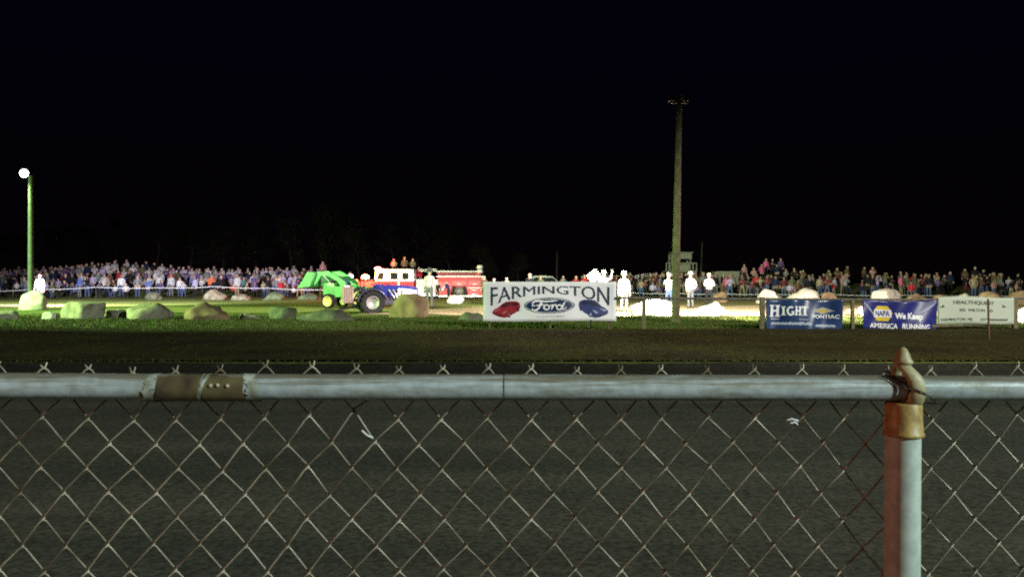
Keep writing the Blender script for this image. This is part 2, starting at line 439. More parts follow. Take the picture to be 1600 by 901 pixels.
# post and its cap
PX = fx(1410.5); pr = 26.6 * u; lean = -.004
post = MB().tube([(PX - .006, 0, 0), (PX, 0, fz(672))], pr, 32).build('post', mat('galvanized post', (.46, .54, .47), .55, .1, col2=(.36, .42, .37), scale=50), fence, True)
MB().tube([(fx(2700), 0, 0), (fx(2700), 0, fz(630))], pr, 24).build('post', M_galv, fence, True)
cup = [(29.5, 680), (30.6, 678.5), (30.6, 675), (28.8, 673), (27.8, 650), (27.2, 630), (26, 627.5), (18, 627)]
capo = MB().lathe([(r * u, fz(y)) for r, y in cup], (PX + .001, 0, 0), 'z', 40).build('post_cap', M_cap, post, True)
def oval(px, py, hw, dep, yc, n=20):
    return [(fx(px) + hw * u * math.cos(q), yc + dep * math.sin(q), fz(py)) for q in (2 * math.pi * j / n for j in range(n))]
def loft(rings):
    n = len(rings[0]); vs = [p for r_ in rings for p in r_]
    fs = [(i * n + j, i * n + (j + 1) % n, (i + 1) * n + (j + 1) % n, (i + 1) * n + j) for i in range(len(rings) - 1) for j in range(n)]
    fs += [tuple(range(n))[::-1], tuple(range((len(rings) - 1) * n, len(rings) * n))]
    return vs, fs
yc = -RR - .006
mb = MB()
mb.add(*loft([oval(1420, 632, 13, .010, -.012), oval(1420, 622, 12.5, .009, yc + .002), oval(1421, 608, 12.5, .007, yc), oval(1419, 592, 13, .007, yc),
              oval(1414, 582, 13, .008, yc + .004), oval(1408, 572, 11.5, .010, yc + .014), oval(1407.5, 567, 10, .0105, -.006)]))
mb.add(*loft([oval(1408, 568, 13, .0138, -.006), oval(1408, 565.5, 15.5, .0165, -.006), oval(1408, 563, 15, .016, -.006), oval(1408, 560, 12.5, .0135, -.006),
              oval(1408, 552, 10, .0108, -.006), oval(1408, 545.5, 6.5, .007, -.006), oval(1408, 541.5, 2.2, .0024, -.006)]))
# the back half of the eye, behind the rail
mb.add(*loft([oval(1412, 632, 9, .006, .012), oval(1412, 604, 9, .005, RR + .004), oval(1409, 578, 8, .005, .020), oval(1408, 568, 8, .006, 0)]))
mb.build('finial', M_capp, capo, True)
mb = MB()
mb.tube([(fx(1372), -.6 * RR, fz(586)), (fx(1392), -RR - .003, fz(594)), (fx(1408), -RR - .013, fz(601)), (fx(1426), -RR - .0155, fz(608)), (fx(1440), -RR - .006, fz(616)), (fx(1453), -RR, fz(627)), (fx(1454), YM, fz(632))], .0011, 6)
mb.tube([(fx(1378), -.5 * RR, fz(585)), (fx(1396), -RR - .003, fz(597)), (fx(1407), -RR - .010, fz(606)), (fx(1412), -RR, fz(618))], .0010, 6)
mb.build('tie_wire', M_black, fence, True)

# ------------------------------------------------------------------ boulders
rock_mats = {
    'pale': mat('pale granite', (.50, .46, .40), .85, col2=(.34, .30, .25), scale=3, bump=.5),
    'grey': mat('grey granite', (.28, .25, .18), .85, col2=(.13, .11, .07), scale=3, bump=.5),
    'tan': mat('tan boulder', (.26, .18, .10), .85, col2=(.14, .09, .05), scale=2.4, bump=.5),
    'mossy': mat('mossy dark boulder', (.13, .14, .09), .9, col2=(.07, .08, .045), scale=3, bump=.6),
}
def boulder(seed, px, top, base, wpx, d, kind, label, depth=.8, peak=0.0, sink=.16, flat=.0, group='boulders along the field'):
    r = random.Random(seed)
    sx = wpx * d / F / 2; hz = (base - top) * d / F; sy = sx * depth
    bm = bmesh.new(); bmesh.ops.create_icosphere(bm, subdivisions=4, radius=1)
    cuts = [Vector((r.gauss(0, 1), r.gauss(0, 1), r.gauss(0, .7) + .15)).normalized() for _ in range(9)]
    lim = [r.uniform(.62, .86) for _ in cuts]
    off = Vector((seed * 3.7, seed * 1.3, 0))
    for v in bm.verts:
        p = v.co.copy()
        for c, l in zip(cuts, lim):
            k = p.dot(c)
            if k > l: p -= c * (k - l) * .96
        p *= 1 + .16 * noise.noise(p * 1.4 + off) + .07 * noise.noise(p * 3.6 + off) + .03 * noise.noise(p * 9 + off)
        if flat and p.z > flat: p.z = flat + (p.z - flat) * .25
        if peak: p.x += (p.z + .2) * peak * .6; s_ = 1 - .32 * max(0, p.z); p.x = p.x * s_ + (1 - s_) * peak * .7; p.y *= s_
        v.co = p
    mnx = min(v.co.x for v in bm.verts); mxx = max(v.co.x for v in bm.verts); mxz = max(v.co.z for v in bm.verts)
    cut = -.35
    for v in bm.verts:
        v.co.x = ((v.co.x - mnx) / (mxx - mnx) * 2 - 1) * sx
        v.co.y *= sy
        v.co.z = (v.co.z - cut) / (mxz - cut) * hz
    me = bpy.data.meshes.new('boulder'); bm.to_mesh(me); bm.free(); me.materials.append(rock_mats[kind]); me.shade_smooth()
    o = bpy.data.objects.new('boulder', me); C.objects.link(o)
    x = GX(px, d); o.location = (x, d, CZ - (base - HY) * d / F)
    tag(o, label, 'boulder', group)
    return o
BL = [
 (1, 131, 470, 504, 70, 29.2, 'grey', 'large boulder with flat pale top and dark overhanging front, left of the field', .8, 0, 0, .55),
 (2, 78, 486, 501, 26, 29.4, 'pale', 'small rounded stone just left of the large flat-topped boulder', .8),
 (3, 8, 484, 501, 46, 29.8, 'grey', 'low stone half cut by the left picture edge', .8),
 (4, 180, 482, 499, 40, 30.0, 'grey', 'low sloping stone between the flat-topped boulder and the humped boulder', .8),
 (5, 230, 473, 502, 76, 29.4, 'grey', 'humped greenish boulder, second large one from the left', .8),
 (6, 327, 471, 504, 72, 29.0, 'tan', 'domed boulder with dark front and ochre right edge, third large one', .8),
 (7, 388, 489, 502, 44, 29.6, 'grey', 'low flat stone right of the domed ochre-edged boulder', .8),
 (8, 443, 479, 501, 44, 29.5, 'mossy', 'dark blocky boulder left of the long mossy boulder', .8, 0, 0, .6),
 (9, 510, 482, 506, 92, 28.6, 'mossy', 'long low mossy boulder in front of the green loader tractor', .7),
 (10, 638, 458, 496, 64, 30.6, 'tan', 'tall pointed tan boulder in front of the blue tractor', .8, .28),
 (11, 735, 487, 506, 50, 28.6, 'mossy', 'dark low mound-like boulder against the left end of the big white banner', .8),
 (12, 52, 454, 481, 46, 39.6, 'pale', 'pale boulder at the foot of the lamp post', .8, .1),
 (13, 240, 456, 468, 26, 60, 'mossy', 'small far stone below the crowd, left of centre of left crowd', .8),
 (14, 336, 452, 468, 36, 60, 'grey', 'pointed far boulder in front of the rope, left crowd', .8, -.1),
 (15, 377, 459, 469, 30, 59, 'grey', 'low far stone just right of the pointed far boulder', .8),
 (16, 428, 456, 469, 34, 59, 'mossy', 'grey far boulder left of the loader bucket', .8),
 (17, 482, 458, 468, 36, 60, 'mossy', 'far stone beneath the loader bucket', .8),
 (18, 712, 461, 474, 27, 51, 'pale', 'white stone lying in front of the fire engine rear wheel', .9),
 (19, 1024, 467, 498, 76, 32.5, 'pale', 'brightly lit white boulder left of the tall wooden pole', .8),
 (20, 1110, 472, 497, 58, 32.5, 'pale', 'brightly lit white boulder right of the tall wooden pole', .8),
 (21, 1124, 455, 470, 28, 52, 'tan', 'tan boulder behind the rail, right of the white-shirted men', .8),
 (22, 1208, 451, 476, 50, 50, 'pale', 'white boulder with pointed top above the left half of serif-lettered banner', .8, -.1),
 (23, 1257, 450, 476, 56, 49, 'pale', 'broad white boulder above the right half of serif-lettered banner', .8),
 (24, 1294, 456, 476, 30, 50, 'tan', 'small round pinkish boulder above the right end of serif-lettered banner', .8),
 (25, 1384, 451, 478, 48, 48, 'pale', 'white square-topped boulder above the yellow hexagon', .8, 0, 0, .5),
 (26, 1436, 458, 477, 44, 50, 'tan', 'low tan boulder above the right part of dark blue banner', .8),
 (27, 1474, 460, 477, 40, 50, 'tan', 'low boulder above left end of pale green banner', .8),
 (28, 1510, 458, 477, 34, 50, 'pale', 'rounded boulder above the middle lettering of pale green banner', .8),
 (29, 1545, 455, 478, 46, 48, 'tan', 'boulder behind the rusty stake', .8),
 (30, 1588, 453, 479, 54, 48, 'tan', 'large pinkish boulder at the right picture edge', .8),
 (31, 1332, 482, 491, 26, 33, 'grey', 'grey stone in the gap between the two blue banners', .8),
 (32, 1150, 487, 501, 46, 30, 'tan', 'low earthy stone in the grass left of serif-lettered banner', .8),
 (33, 1612, 474, 512, 50, 27.5, 'pale', 'bright boulder just beyond the right end of pale green banner', .8),
 (34, 1352, 478, 492, 30, 33, 'pale', 'white stone behind the left edge of dark blue banner', .8),
 (35, 995, 474, 486, 34, 44, 'pale', 'pale low stone behind the big white banner edge', .8),
]
for a in BL: boulder(*a)

# ------------------------------------------------------------------ writing helpers for banners (u across 0..W, v up 0..Hh), front at -y
class Sheet:
    """flat artwork sitting on a banner; each colour layer a little proud of the last"""
    def __init__(s, W, Hh, fold=None): s.W = W; s.H = Hh; s.fold = fold or (lambda a, b: (0.0, 0.0))
    def place(s, pts, lift):
        out = []
        for a, b in pts:
            dz, dy = s.fold(a, b); out.append((a - s.W / 2, dy - lift, b + dz))
        return out
    def poly(s, mb, pts, lift, rings=5):
        n = len(pts); cx_ = sum(p[0] for p in pts) / n; cy_ = sum(p[1] for p in pts) / n
        dense = []
        for i in range(n):
            a, b = pts[i], pts[(i + 1) % n]; m_ = max(1, min(12, int(math.hypot(a[0] - b[0], a[1] - b[1]) / .08)))
            dense += [(a[0] + (b[0] - a[0]) * k / m_, a[1] + (b[1] - a[1]) * k / m_) for k in range(m_)]
        n = len(dense); L = [(cx_, cy_)]
        for r_ in range(1, rings + 1): L += [(cx_ + (p[0] - cx_) * r_ / rings, cy_ + (p[1] - cy_) * r_ / rings) for p in dense]
        fs = [(0, 1 + i, 1 + (i + 1) % n) for i in range(n)]
        for r_ in range(rings - 1):
            o_ = 1 + r_ * n; fs += [(o_ + i, o_ + n + i, o_ + n + (i + 1) % n, o_ + (i + 1) % n) for i in range(n)]
        mb.add(s.place(L, lift), fs)
    def text(s, mb, txt, x, y, w_, h_, lift, bold=.0, warp=None):
        thick = bold if 'M' in txt else 0
        vs, fs = text_mesh(txt, 1.0, 0 if thick else bold)
        if thick:
            for q, (ox_, oy_) in enumerate(((thick, 0), (-thick, 0), (0, thick), (0, -thick))):
                s._text(mb, vs, fs, x + ox_ * 1.2 * h_, y + oy_ * h_, w_, h_, lift + .0006 * (q + 1), (lambda a, b, ox_=ox_: warp(a + ox_ * .13, b)) if warp else None)
        s._text(mb, vs, fs, x, y, w_, h_, lift, warp)
    def _text(s, mb, vs, fs, x, y, w_, h_, lift, warp):
        x0_ = min(v[0] for v in vs); x1_ = max(v[0] for v in vs); y0_ = min(v[1] for v in vs); y1_ = max(v[1] for v in vs)
        pts = []
        for v in vs:
            a = (v[0] - x0_) / (x1_ - x0_); b = (v[1] - y0_) / (y1_ - y0_)
            if warp: pts.append(warp(a, b))
            else: pts.append((x + a * w_, y + b * h_))
        mb.add(s.place(pts, lift), fs)
    def stroke(s, mb, pts, w_, lift, n=6):
        """smooth ribbon through pts (Catmull-Rom); w_ number or list"""
        q = []; ws = w_ if isinstance(w_, list) else [w_] * len(pts)
        for i in range(len(pts) - 1):
            p0, p1, p2, p3 = (Vector(pts[max(0, min(len(pts) - 1, i + k))]) for k in (-1, 0, 1, 2))
            for j in range(n):
                t = j / n
                q.append((.5 * ((2 * p1) + (p2 - p0) * t + (2 * p0 - 5 * p1 + 4 * p2 - p3) * t * t + (3 * p1 - p0 - 3 * p2 + p3) * t ** 3), ws[i] + (ws[i + 1] - ws[i]) * t))
        q.append((Vector(pts[-1]), ws[-1])); L = []; Rr = []
        for i, (p, ww) in enumerate(q):
            t = (q[min(i + 1, len(q) - 1)][0] - q[max(i - 1, 0)][0])
            if t.length < 1e-6: t = Vector((1, 0))
            t.normalize(); nn = Vector((-t.y, t.x)) * ww / 2
            L.append(tuple(p + nn)); Rr.append(tuple(p - nn))
        k = len(q); mb.add(s.place(L + Rr, lift), [(i, i + 1, k + i + 1, k + i) for i in range(k - 1)])

def banner_cloth(sh, parent, m, nx=40, nz=12, th=.006):
    mb = MB(); vs = []; fs = []
    for back in (0, 1):
        for i in range(nx + 1):
            for j in range(nz + 1):
                p = sh.place([(sh.W * i / nx, sh.H * j / nz)], -th * back)[0]; vs.append(p)
    N = (nx + 1) * (nz + 1); id_ = lambda b, i, j: b * N + i * (nz + 1) + j
    for i in range(nx):
        for j in range(nz):
            for b in (0, 1): fs.append((id_(b, i, j), id_(b, i + 1, j), id_(b, i + 1, j + 1), id_(b, i, j + 1)))
    for i in range(nx):
        for j in (0, nz): fs.append((id_(0, i, j), id_(0, i + 1, j), id_(1, i + 1, j), id_(1, i, j)))
    for j in range(nz):
        for i in (0, nx): fs.append((id_(0, i, j), id_(0, i, j + 1), id_(1, i, j + 1), id_(1, i, j)))
    return mb.add(vs, fs).build('cloth', m, parent, True)
def ell(cx, cy, a, b, n=48): return [(cx + a * math.cos(2 * math.pi * i / n), cy + b * math.sin(2 * math.pi * i / n)) for i in range(n)]

BD = 24.2; bu = BD / F
M_bw = mat('white vinyl', (.68, .71, .74), .55, var=.08, scale=3)
M_navy = mat('navy vinyl', (.012, .028, .085), .35, var=.2, spec=.5)
M_ink = mat('dark teal ink', (.010, .030, .050), .5)
M_white_ink = mat('white ink', (.72, .74, .76), .5, var=.05)

def px_banner(px0, py0, px1, py1, d):
    s = d / F
    return (px1 - px0) * s, (py1 - py0) * s, Vector((((px0 + px1) / 2 - CX) * s, d, CZ - (py1 - HY) * s))

# big white banner
W_, H_, loc = px_banner(755, 440, 963, 501.5, BD)
big = thing('banner', 'big white banner with arched lettering, blue oval and two cars', 'banner', loc, 0, 'banners on the rail fence')
sk = lambda a, b: (.03 * sstep(.55, 1, a / 3.98) * (1 - 0) * 0 - .012 * math.sin(a * 1.6) * (1 - b / 1.18), .022 * math.sin(a * 2.1) + .016 * math.sin(b * 4 + a * 1.7) + .008 * math.sin(a * 7 + b * 3))
S = Sheet(W_, H_, sk)
Q = lambda px, py: ((px - 755) * bu, (501.5 - py) * bu)
banner_cloth(S, big, M_bw)
mb = MB()
bl = lambda a: Q(0, 453.5 + 19.5 * abs(2 * a - 1) ** 1.8)[1]
tl = lambda a: Q(0, 446.8 + 1.5 * abs(2 * a - 1) ** 2)[1]
S.text(mb, 'FARMINGTON', 0, 0, 0, 0, .005, .014, lambda a, b: (Q(767, 0)[0] + a * 185 * bu, bl(a) - .09 + b * (tl(a) - bl(a) + .09)))
mb.build('lettering', M_ink, big)
OX, OY = Q(858.5, 477)
emblem = MB(); S.poly(emblem, ell(OX, OY, 39.5 * bu, 12.3 * bu), .004)
emb = emblem.build('oval_emblem', M_navy, big)
mb = MB()
k = bu
E = lambda pts: [(OX + x * k, OY + y * k) for x, y in pts]
# outline ring
ring = ell(0, 0, 37.2, 10.6, 48); S.stroke(mb, E(ring + [ring[0]]), .7 * k, .007, 1)
# script word in white strokes
S.stroke(mb, E([(-27, 2), (-24, 6), (-17, 7.4), (-7, 6.3), (5, 7.2), (13, 7.6)]), [1.2 * k, 2.6 * k, 2.6 * k, 2.2 * k, 2.4 * k, .6 * k], .008)
S.stroke(mb, E([(-27, 2), (-26, -.5), (-22, .5)]), [1.2 * k, 1.6 * k, 1 * k], .008)
S.stroke(mb, E([(-12, 6), (-14, 2), (-17, -4), (-21, -7), (-26, -6.5), (-27, -3.8)]), [2.6 * k, 3.4 * k, 3.2 * k, 2.4 * k, 1.8 * k, 1.4 * k], .0085)
S.stroke(mb, E([(-21, .2), (-14, 1), (-8, 1.4)]), [1.2 * k, 2 * k, 1 * k], .0085)
ring = [(x - 4.5, y - 2.6) for x, y in ell(0, 0, 4.3, 3.6, 14)]; S.stroke(mb, E(ring + [ring[0]]), 2.2 * k, .008, 2)
S.stroke(mb, E([(0, -1), (3, .8), (5.2, .6), (4.2, -3), (3.6, -6.2)]), [1 * k, 1.4 * k, 2.4 * k, 2.6 * k, 2 * k], .0085)
S.stroke(mb, E([(4.2, -2.8), (7, .2), (9.8, 1), (11, -.4)]), [1.4 * k, 1.8 * k, 2.2 * k, 1.8 * k], .0082)
ring = [(x + 15.4, y - 2.8) for x, y in ell(0, 0, 4.2, 3.5, 14)]; S.stroke(mb, E(ring + [ring[0]]), 2.2 * k, .008, 2)
S.stroke(mb, E([(24.5, 5.6), (22, 1.6), (20, -2.6), (20.4, -5.4), (23.4, -5.2), (26.5, -2.6)]), [1.6 * k, 2.4 * k, 2.6 * k, 2.2 * k, 1.6 * k, .8 * k], .0085)
mb.build('script_lettering', M_white_ink, emb)
# pictured cars
def sheet_car(px0, py0, px1, py1, flip, m_body, m_dark, m_hi, name):
    gx = lambda x: Q(px0 + (px1 - px0) * ((1 - x) if flip else x), 0)[0]
    gy = lambda y: Q(0, py1 - (py1 - py0) * y)[1]
    T = lambda pts: [(gx(a), gy(b)) for a, b in pts]
    mb = MB()
    S.poly(mb, T([(.0, .36), (.03, .22), (.16, .12), (.30, .04), (.45, .0), (.56, .05), (.82, .30), (.97, .50), (1.0, .72), (.97, .90), (.85, .99), (.66, 1.0), (.48, .96), (.36, .84), (.24, .66), (.08, .50)]), .004)
    car = mb.build(name, m_body, big)
    mb = MB()
    S.poly(mb, T([(.28, .66), (.40, .86), (.50, .92), (.68, .93), (.62, .74), (.46, .62)]), .006)
    S.poly(mb, T([(.66, .74), (.74, .93), (.86, .92), (.93, .80), (.84, .70)]), .006)
    S.poly(mb, T([(.05, .24), (.16, .16), (.30, .09), (.44, .05), (.44, .10), (.18, .24), (.06, .32)]), .006)
    S.poly(mb, [(gx(.60) + .05 * math.cos(q), gy(.20) + .085 * math.sin(q)) for q in (2 * math.pi * i / 16 for i in range(16))], .007)
    S.poly(mb, [(gx(.93) + .03 * math.cos(q), gy(.52) + .075 * math.sin(q)) for q in (2 * math.pi * i / 16 for i in range(16))], .007)
    mb.build('car_windows', m_dark, car)
    mb = MB()
    S.poly(mb, T([(.06, .40), (.14, .46), (.30, .52), (.26, .46), (.12, .36)]), .006)
    S.poly(mb, T([(.34, .30), (.44, .38), (.54, .44), (.50, .34), (.40, .24)]), .006)
    S.poly(mb, [(gx(.60) + .028 * math.cos(q), gy(.20) + .05 * math.sin(q)) for q in (2 * math.pi * i / 12 for i in range(12))], .009)
    mb.build('car_highlights', m_hi, car)
sheet_car(769, 470, 813, 496, False, mat('car red ink', (.26, .012, .022), .5), mat('car dark ink', (.05, .004, .012), .5), mat('car pink ink', (.42, .10, .13), .5), 'pictured_red_car')
sheet_car(904, 468, 951, 497, True, mat('car blue ink', (.016, .03, .14), .5), mat('car navy ink', (.006, .008, .04), .5), mat('car pale ink', (.32, .38, .52), .5), 'pictured_blue_car')
mb = MB(); q = random.Random(3); xx = 839
while xx < 881:
    ww = q.uniform(.8, 1.8); S.poly(mb, [Q(xx, 495), Q(xx + ww, 495), Q(xx + ww, 495 - q.uniform(1.6, 2.6)), Q(xx, 495 - q.uniform(1.4, 2.6))], .004); xx += ww + q.choice((.5, .6, .7, 1.8))
mb.build('small_print', mat('pale grey ink', (.34, .36, .40), .5), big)
for px in (765, 860, 952): MB().box(((px - 859) * bu, .12, H_ / 2 - .12), (.06, .06, H_ + .2)).build('support_post', mat('weathered wood', (.11, .10, .06), .9, col2=(.07, .06, .035), scale=12), big)
for px in (922,): MB().tube([((px - 859) * bu, -.1, -.17), ((px - 859) * bu + .02, 0, .03)], .02, 6).build('tie_cord', M_black, big)

# rail fence carrying the banners
M_wood = mat('weathered post wood', (.15, .135, .075), .9, col2=(.085, .075, .04), scale=10)
M_railm = mat('dull brown pipe', (.13, .12, .095), .7, col2=(.07, .06, .045), scale=8)
rf = thing('rail_fence', 'low post-and-rail fence running right from the big white banner', 'fence', (GX(1300, BD), BD, 0))
ox = GX(1300, BD)
bx = lambda px: (px - 1300) * bu
bz = lambda py: CZ - (py - HY) * bu
for px, wpx, top in ((1006, 6, 464), (1191, 8, 464), (1332, 5, 467), (1586, 7, 464), (1760, 7, 464)):
    MB().box((bx(px), 0, bz(top) / 2 - .1), (wpx * bu, .09, bz(top) + .2)).build('post', M_wood, rf, bevel=.01)
MB().tube([(bx(963), -.02, bz(465)), (bx(1100), -.02, bz(466.5)), (bx(1191), -.02, bz(467)), (bx(1340), -.02, bz(468)), (bx(1465), -.02, bz(468)), (bx(1586), -.02, bz(466)), (bx(1770), -.02, bz(466))], .036, 10).build('top_rail', M_railm, rf, True)
MB().tube([(bx(1455), -.02, bz(509.5)), (bx(1592), -.02, bz(505))], .04, 10).build('lower_rail', M_wood, rf, True)

# serif lettered banner (blue)
Dn = BD - .09; bu2 = Dn / F
W_, H_, loc = px_banner(1197, 468, 1316, 515, Dn)
hb = thing('banner', 'blue banner with white serif capitals and gold bow-tie emblem', 'banner', loc, 0, 'banners on the rail fence')
S = Sheet(W_, H_, lambda a, b: (-.05 * sstep(.2, 1, a / 2.28) * (1 - b / .9) - .03 * math.sin(a * 5) * (b / .9) ** 3 * .5, .045 * math.sin(a * 4.2 + b * 2) + .03 * math.sin(a * 9 - b * 3)))
banner_cloth(S, hb, mat('blue vinyl', (.014, .040, .12), .32, col2=(.010, .026, .09), scale=2, spec=.6), 60, 16)
Q = lambda px, py: ((px - 1197) * bu2, (515 - py) * bu2)
mb = MB()
def serif(mb, ch, x0, x1, y0, y1, lift, st=.30):
    w_ = x1 - x0; h_ = y1 - y0; s_ = w_ * st; sf = h_ * .09
    r_ = lambda a, b, c, d: S.poly(mb, [(x0 + a * w_, y0 + b * h_), (x0 + c * w_, y0 + b * h_), (x0 + c * w_, y0 + d * h_), (x0 + a * w_, y0 + d * h_)], lift)
    if ch == 'H':
        for c in (.22, .78):
            r_(c - .12, .09, c + .12, .91); r_(c - .22, 0, c + .22, .09); r_(c - .22, .91, c + .22, 1)
        r_(.34, .44, .66, .57)
    if ch == 'I': r_(.28, .09, .72, .91); r_(0, 0, 1, .09); r_(0, .91, 1, 1)
    if ch == 'T': r_(.36, .09, .64, .87); r_(.16, 0, .84, .09); r_(0, .87, 1, 1); r_(0, .70, .09, .87); r_(.91, .70, 1, .87)
    if ch == 'G':
        a = [(x0 + w_ * (.52 + .40 * math.cos(q)), y0 + h_ * (.5 + .44 * math.sin(q))) for q in (R(45 + 270 * i / 14) for i in range(15))]
        S.stroke(mb, a, [w_ * .12] + [w_ * .24] * 13 + [w_ * .18], lift, 1); r_(.60, .34, 1.02, .46); r_(.76, .06, .98, .34)
for ch, a, b, t in (('H', 1203, 1219.5, 476), ('I', 1221, 1227.5, 478.5), ('G', 1228.5, 1240, 478.5), ('H', 1241, 1252, 478.5), ('T', 1252.5, 1263, 478.5)):
    x_, y_ = Q(a, 494.5 if t == 476 else 492); x2, y2 = Q(b, t); serif(mb, ch, x_, x2, y_, y2, .006)
mb.build('lettering', M_white_ink, hb); mb = MB()
X_, Y_ = Q(1269, 496); X2, Y2 = Q(1311, 490.5); S.text(mb, 'PONTIAC', X_, Y_, X2 - X_, Y2 - Y_, .006, .02)
mb.build('lettering', M_white_ink, hb)
mb = MB()
S.stroke(mb, [Q(1205, 498), Q(1218, 498)], .035, .006); S.stroke(mb, [Q(1248, 498.3), Q(1263, 498.5)], .02, .006)
q = random.Random(4)
for a, b, y_ in ((1206, 1266, 506), (1274, 1304, 508)):
    pts = []; x_ = a
    while x_ < b:
        pts += [Q(x_, y_ + q.uniform(0, 1)), Q(x_ + 1.0, y_ - q.choice((2, 2.4, 3.8)))]; x_ += q.choice((1.7, 2.1, 2.6))
    S.stroke(mb, pts, .032, .006, 3)
mb.build('script_print', mat('pale blue ink', (.34, .40, .50), .5), hb)
mb = MB(); c_ = Q(1286, 484.5)
S.poly(mb, [(c_[0] - .34, c_[1]), (c_[0] - .1, c_[1] + .07), (c_[0], c_[1] + .1), (c_[0] + .1, c_[1] + .07), (c_[0] + .34, c_[1]), (c_[0] + .1, c_[1] - .07), (c_[0], c_[1] - .1), (c_[0] - .1, c_[1] - .07)], .005)
e_ = mb.build('emblem_ground', mat('silver ink', (.30, .31, .33), .5), hb)
mb = MB(); g_ = lambda pts: [(c_[0] + a * .2, c_[1] + b * .06) for a, b in pts]
S.poly(mb, g_([(-.95, -.45), (-.28, -.45), (-.36, -1), (.45, -1), (.28, -.45), (.8, -.45), (.95, .45), (.28, .45), (.36, 1), (-.45, 1), (-.28, .45), (-.8, .45)]), .008)
mb.build('bow_tie_emblem', mat('gold ink', (.42, .33, .08), .5), e_)

# dark blue banner with hexagon
W_, H_, loc = px_banner(1348, 467, 1465, 516, Dn)
nb = thing('banner', 'dark blue banner with yellow hexagon and white slogan, sagging at top', 'banner', loc, 0, 'banners on the rail fence')
sag = lambda a, b: (-.075 * math.sin(math.pi * a / 2.24) * (b / .93) ** 2 + .05 * math.cos(a * 1.4) * (1 - b / .93), .04 * math.sin(a * 3.4 + b) + .035 * math.sin(a * 7 - b * 4))
S = Sheet(W_, H_, sag)
banner_cloth(S, nb, mat('royal blue vinyl', (.012, .016, .15), .38, col2=(.008, .011, .11), scale=2, spec=.5), 60, 16)
Q = lambda px, py: ((px - 1348) * bu2, (516 - py) * bu2)
mb = MB(); c_ = Q(1379.5, 489.5); hw = 14 * bu2; hh = 13 * bu2
S.poly(mb, [(c_[0] + a * hw, c_[1] + b * hh) for a, b in ((-1, .05), (-.66, .85), (-.5, 1), (.5, 1), (.66, .85), (1, .05), (1, -.05), (.66, -.85), (.5, -1), (-.5, -1), (-.66, -.85), (-1, -.05))], .005)
hx = mb.build('hexagon_emblem', mat('yellow ink', (.62, .46, .03), .5, var=.1), nb)
mb = MB(); S.poly(mb, [(c_[0] + a * hw, c_[1] + b * hh) for a, b in ((-.9, .5), (.9, .5), (.9, -.5), (-.9, -.5))], .008)
wb = mb.build('emblem_band', M_white_ink, hx)
mb = MB(); S.text(mb, 'NAPA', c_[0] - hw * .74, c_[1] - hh * .38, hw * 1.48, hh * .76, .011, .03)
mb.build('emblem_lettering', mat('blue ink', (.02, .025, .20), .5), wb)
mb = MB()
X_, Y_ = Q(1397, 498.5); X2, Y2 = Q(1441, 485); S.text(mb, 'We Keep', X_, Y_ - .04, X2 - X_, Y2 - Y_, .006, .045)
mb.build('lettering', M_white_ink, nb); mb = MB()
X_, Y_ = Q(1361, 515); X2, Y2 = Q(1402, 507); S.text(mb, 'AMERICA', X_, Y_ + .015, X2 - X_, Y2 - Y_, .006, .03)
mb.build('lettering', M_white_ink, nb); mb = MB()
X_, Y_ = Q(1410, 514.5); X2, Y2 = Q(1453, 505.5); S.text(mb, 'RUNNING', X_, Y_ + .015, X2 - X_, Y2 - Y_, .006, .03)
mb.build('lettering', M_white_ink, nb)
mb = MB(); S.stroke(mb, [Q(1350, 472), Q(1358, 481), Q(1366, 492)], [.02, .05, .02], .006); mb.build('corner_strap', mat('pale strap', (.30, .32, .46), .5), nb); mb = MB(); S.stroke(mb, [Q(1463, 471), Q(1450, 480), Q(1432, 489)], [.02, .05, .02], .006)
mb.build('corner_strap', mat('pale strap', (.30, .32, .46), .5), nb)

# pale green banner
W_, H_, loc = px_banner(1466, 464, 1585, 507, Dn)
qb = thing('banner', 'pale green banner with thin dark capitals at right end of rail', 'banner', loc, 0, 'banners on the rail fence')
S = Sheet(W_, H_, lambda a, b: (.03 * a / 2.28 * (1 - b / .8) + .02 * math.sin(a * 2.5), .02 * math.sin(a * 3 + 1)))
banner_cloth(S, qb, mat('pale green vinyl', (.37, .42, .34), .55, var=.06, scale=2), 40, 10)
Q = lambda px, py: ((px - 1466) * bu2, (507 - py) * bu2)
M_gi = mat('dark green ink', (.03, .055, .03), .5)
for t, a, b, y0_, y1_, bo in (('HEALTHQUEST', 1490, 1553, 477, 470.5, .03), ('302  WILTON  RD', 1499, 1551, 487.5, 483, .025), ('FARMINGTON  ME', 1471, 1519, 502, 497.8, .025), ('207', 1531, 1541, 501.5, 497.6, .02)):
    X_, Y_ = Q(a, y0_); X2, Y2 = Q(b, y1_); mb = MB(); S.text(mb, t, X_, Y_, X2 - X_, Y2 - Y_, .006, bo); mb.build('lettering', M_gi, qb)
mb = MB(); q = random.Random(9); xx = 1545
while xx < 1574:
    ww = q.uniform(1.2, 2); S.poly(mb, [Q(xx, 501.5), Q(xx + ww, 501.3), Q(xx + ww, 498), Q(xx, 497.8)], .006); xx += ww + .8
mb.build('small_print', M_gi, qb)
for px, sgn, py in ((1473, 1, 479), (1569, -1, 478)):
    mb = MB(); c_ = Q(px, py)
    S.poly(mb, [(c_[0] + sgn * a, c_[1] + b) for a, b in ((-.07, -.02), (-.02, -.03), (.05, -.025), (.07, .0), (.03, .01), (.06, .05), (.0, .03), (-.03, .0))], .006)
    mb.build('bird_mark', mat('black ink', (.012, .02, .014), .5), qb)

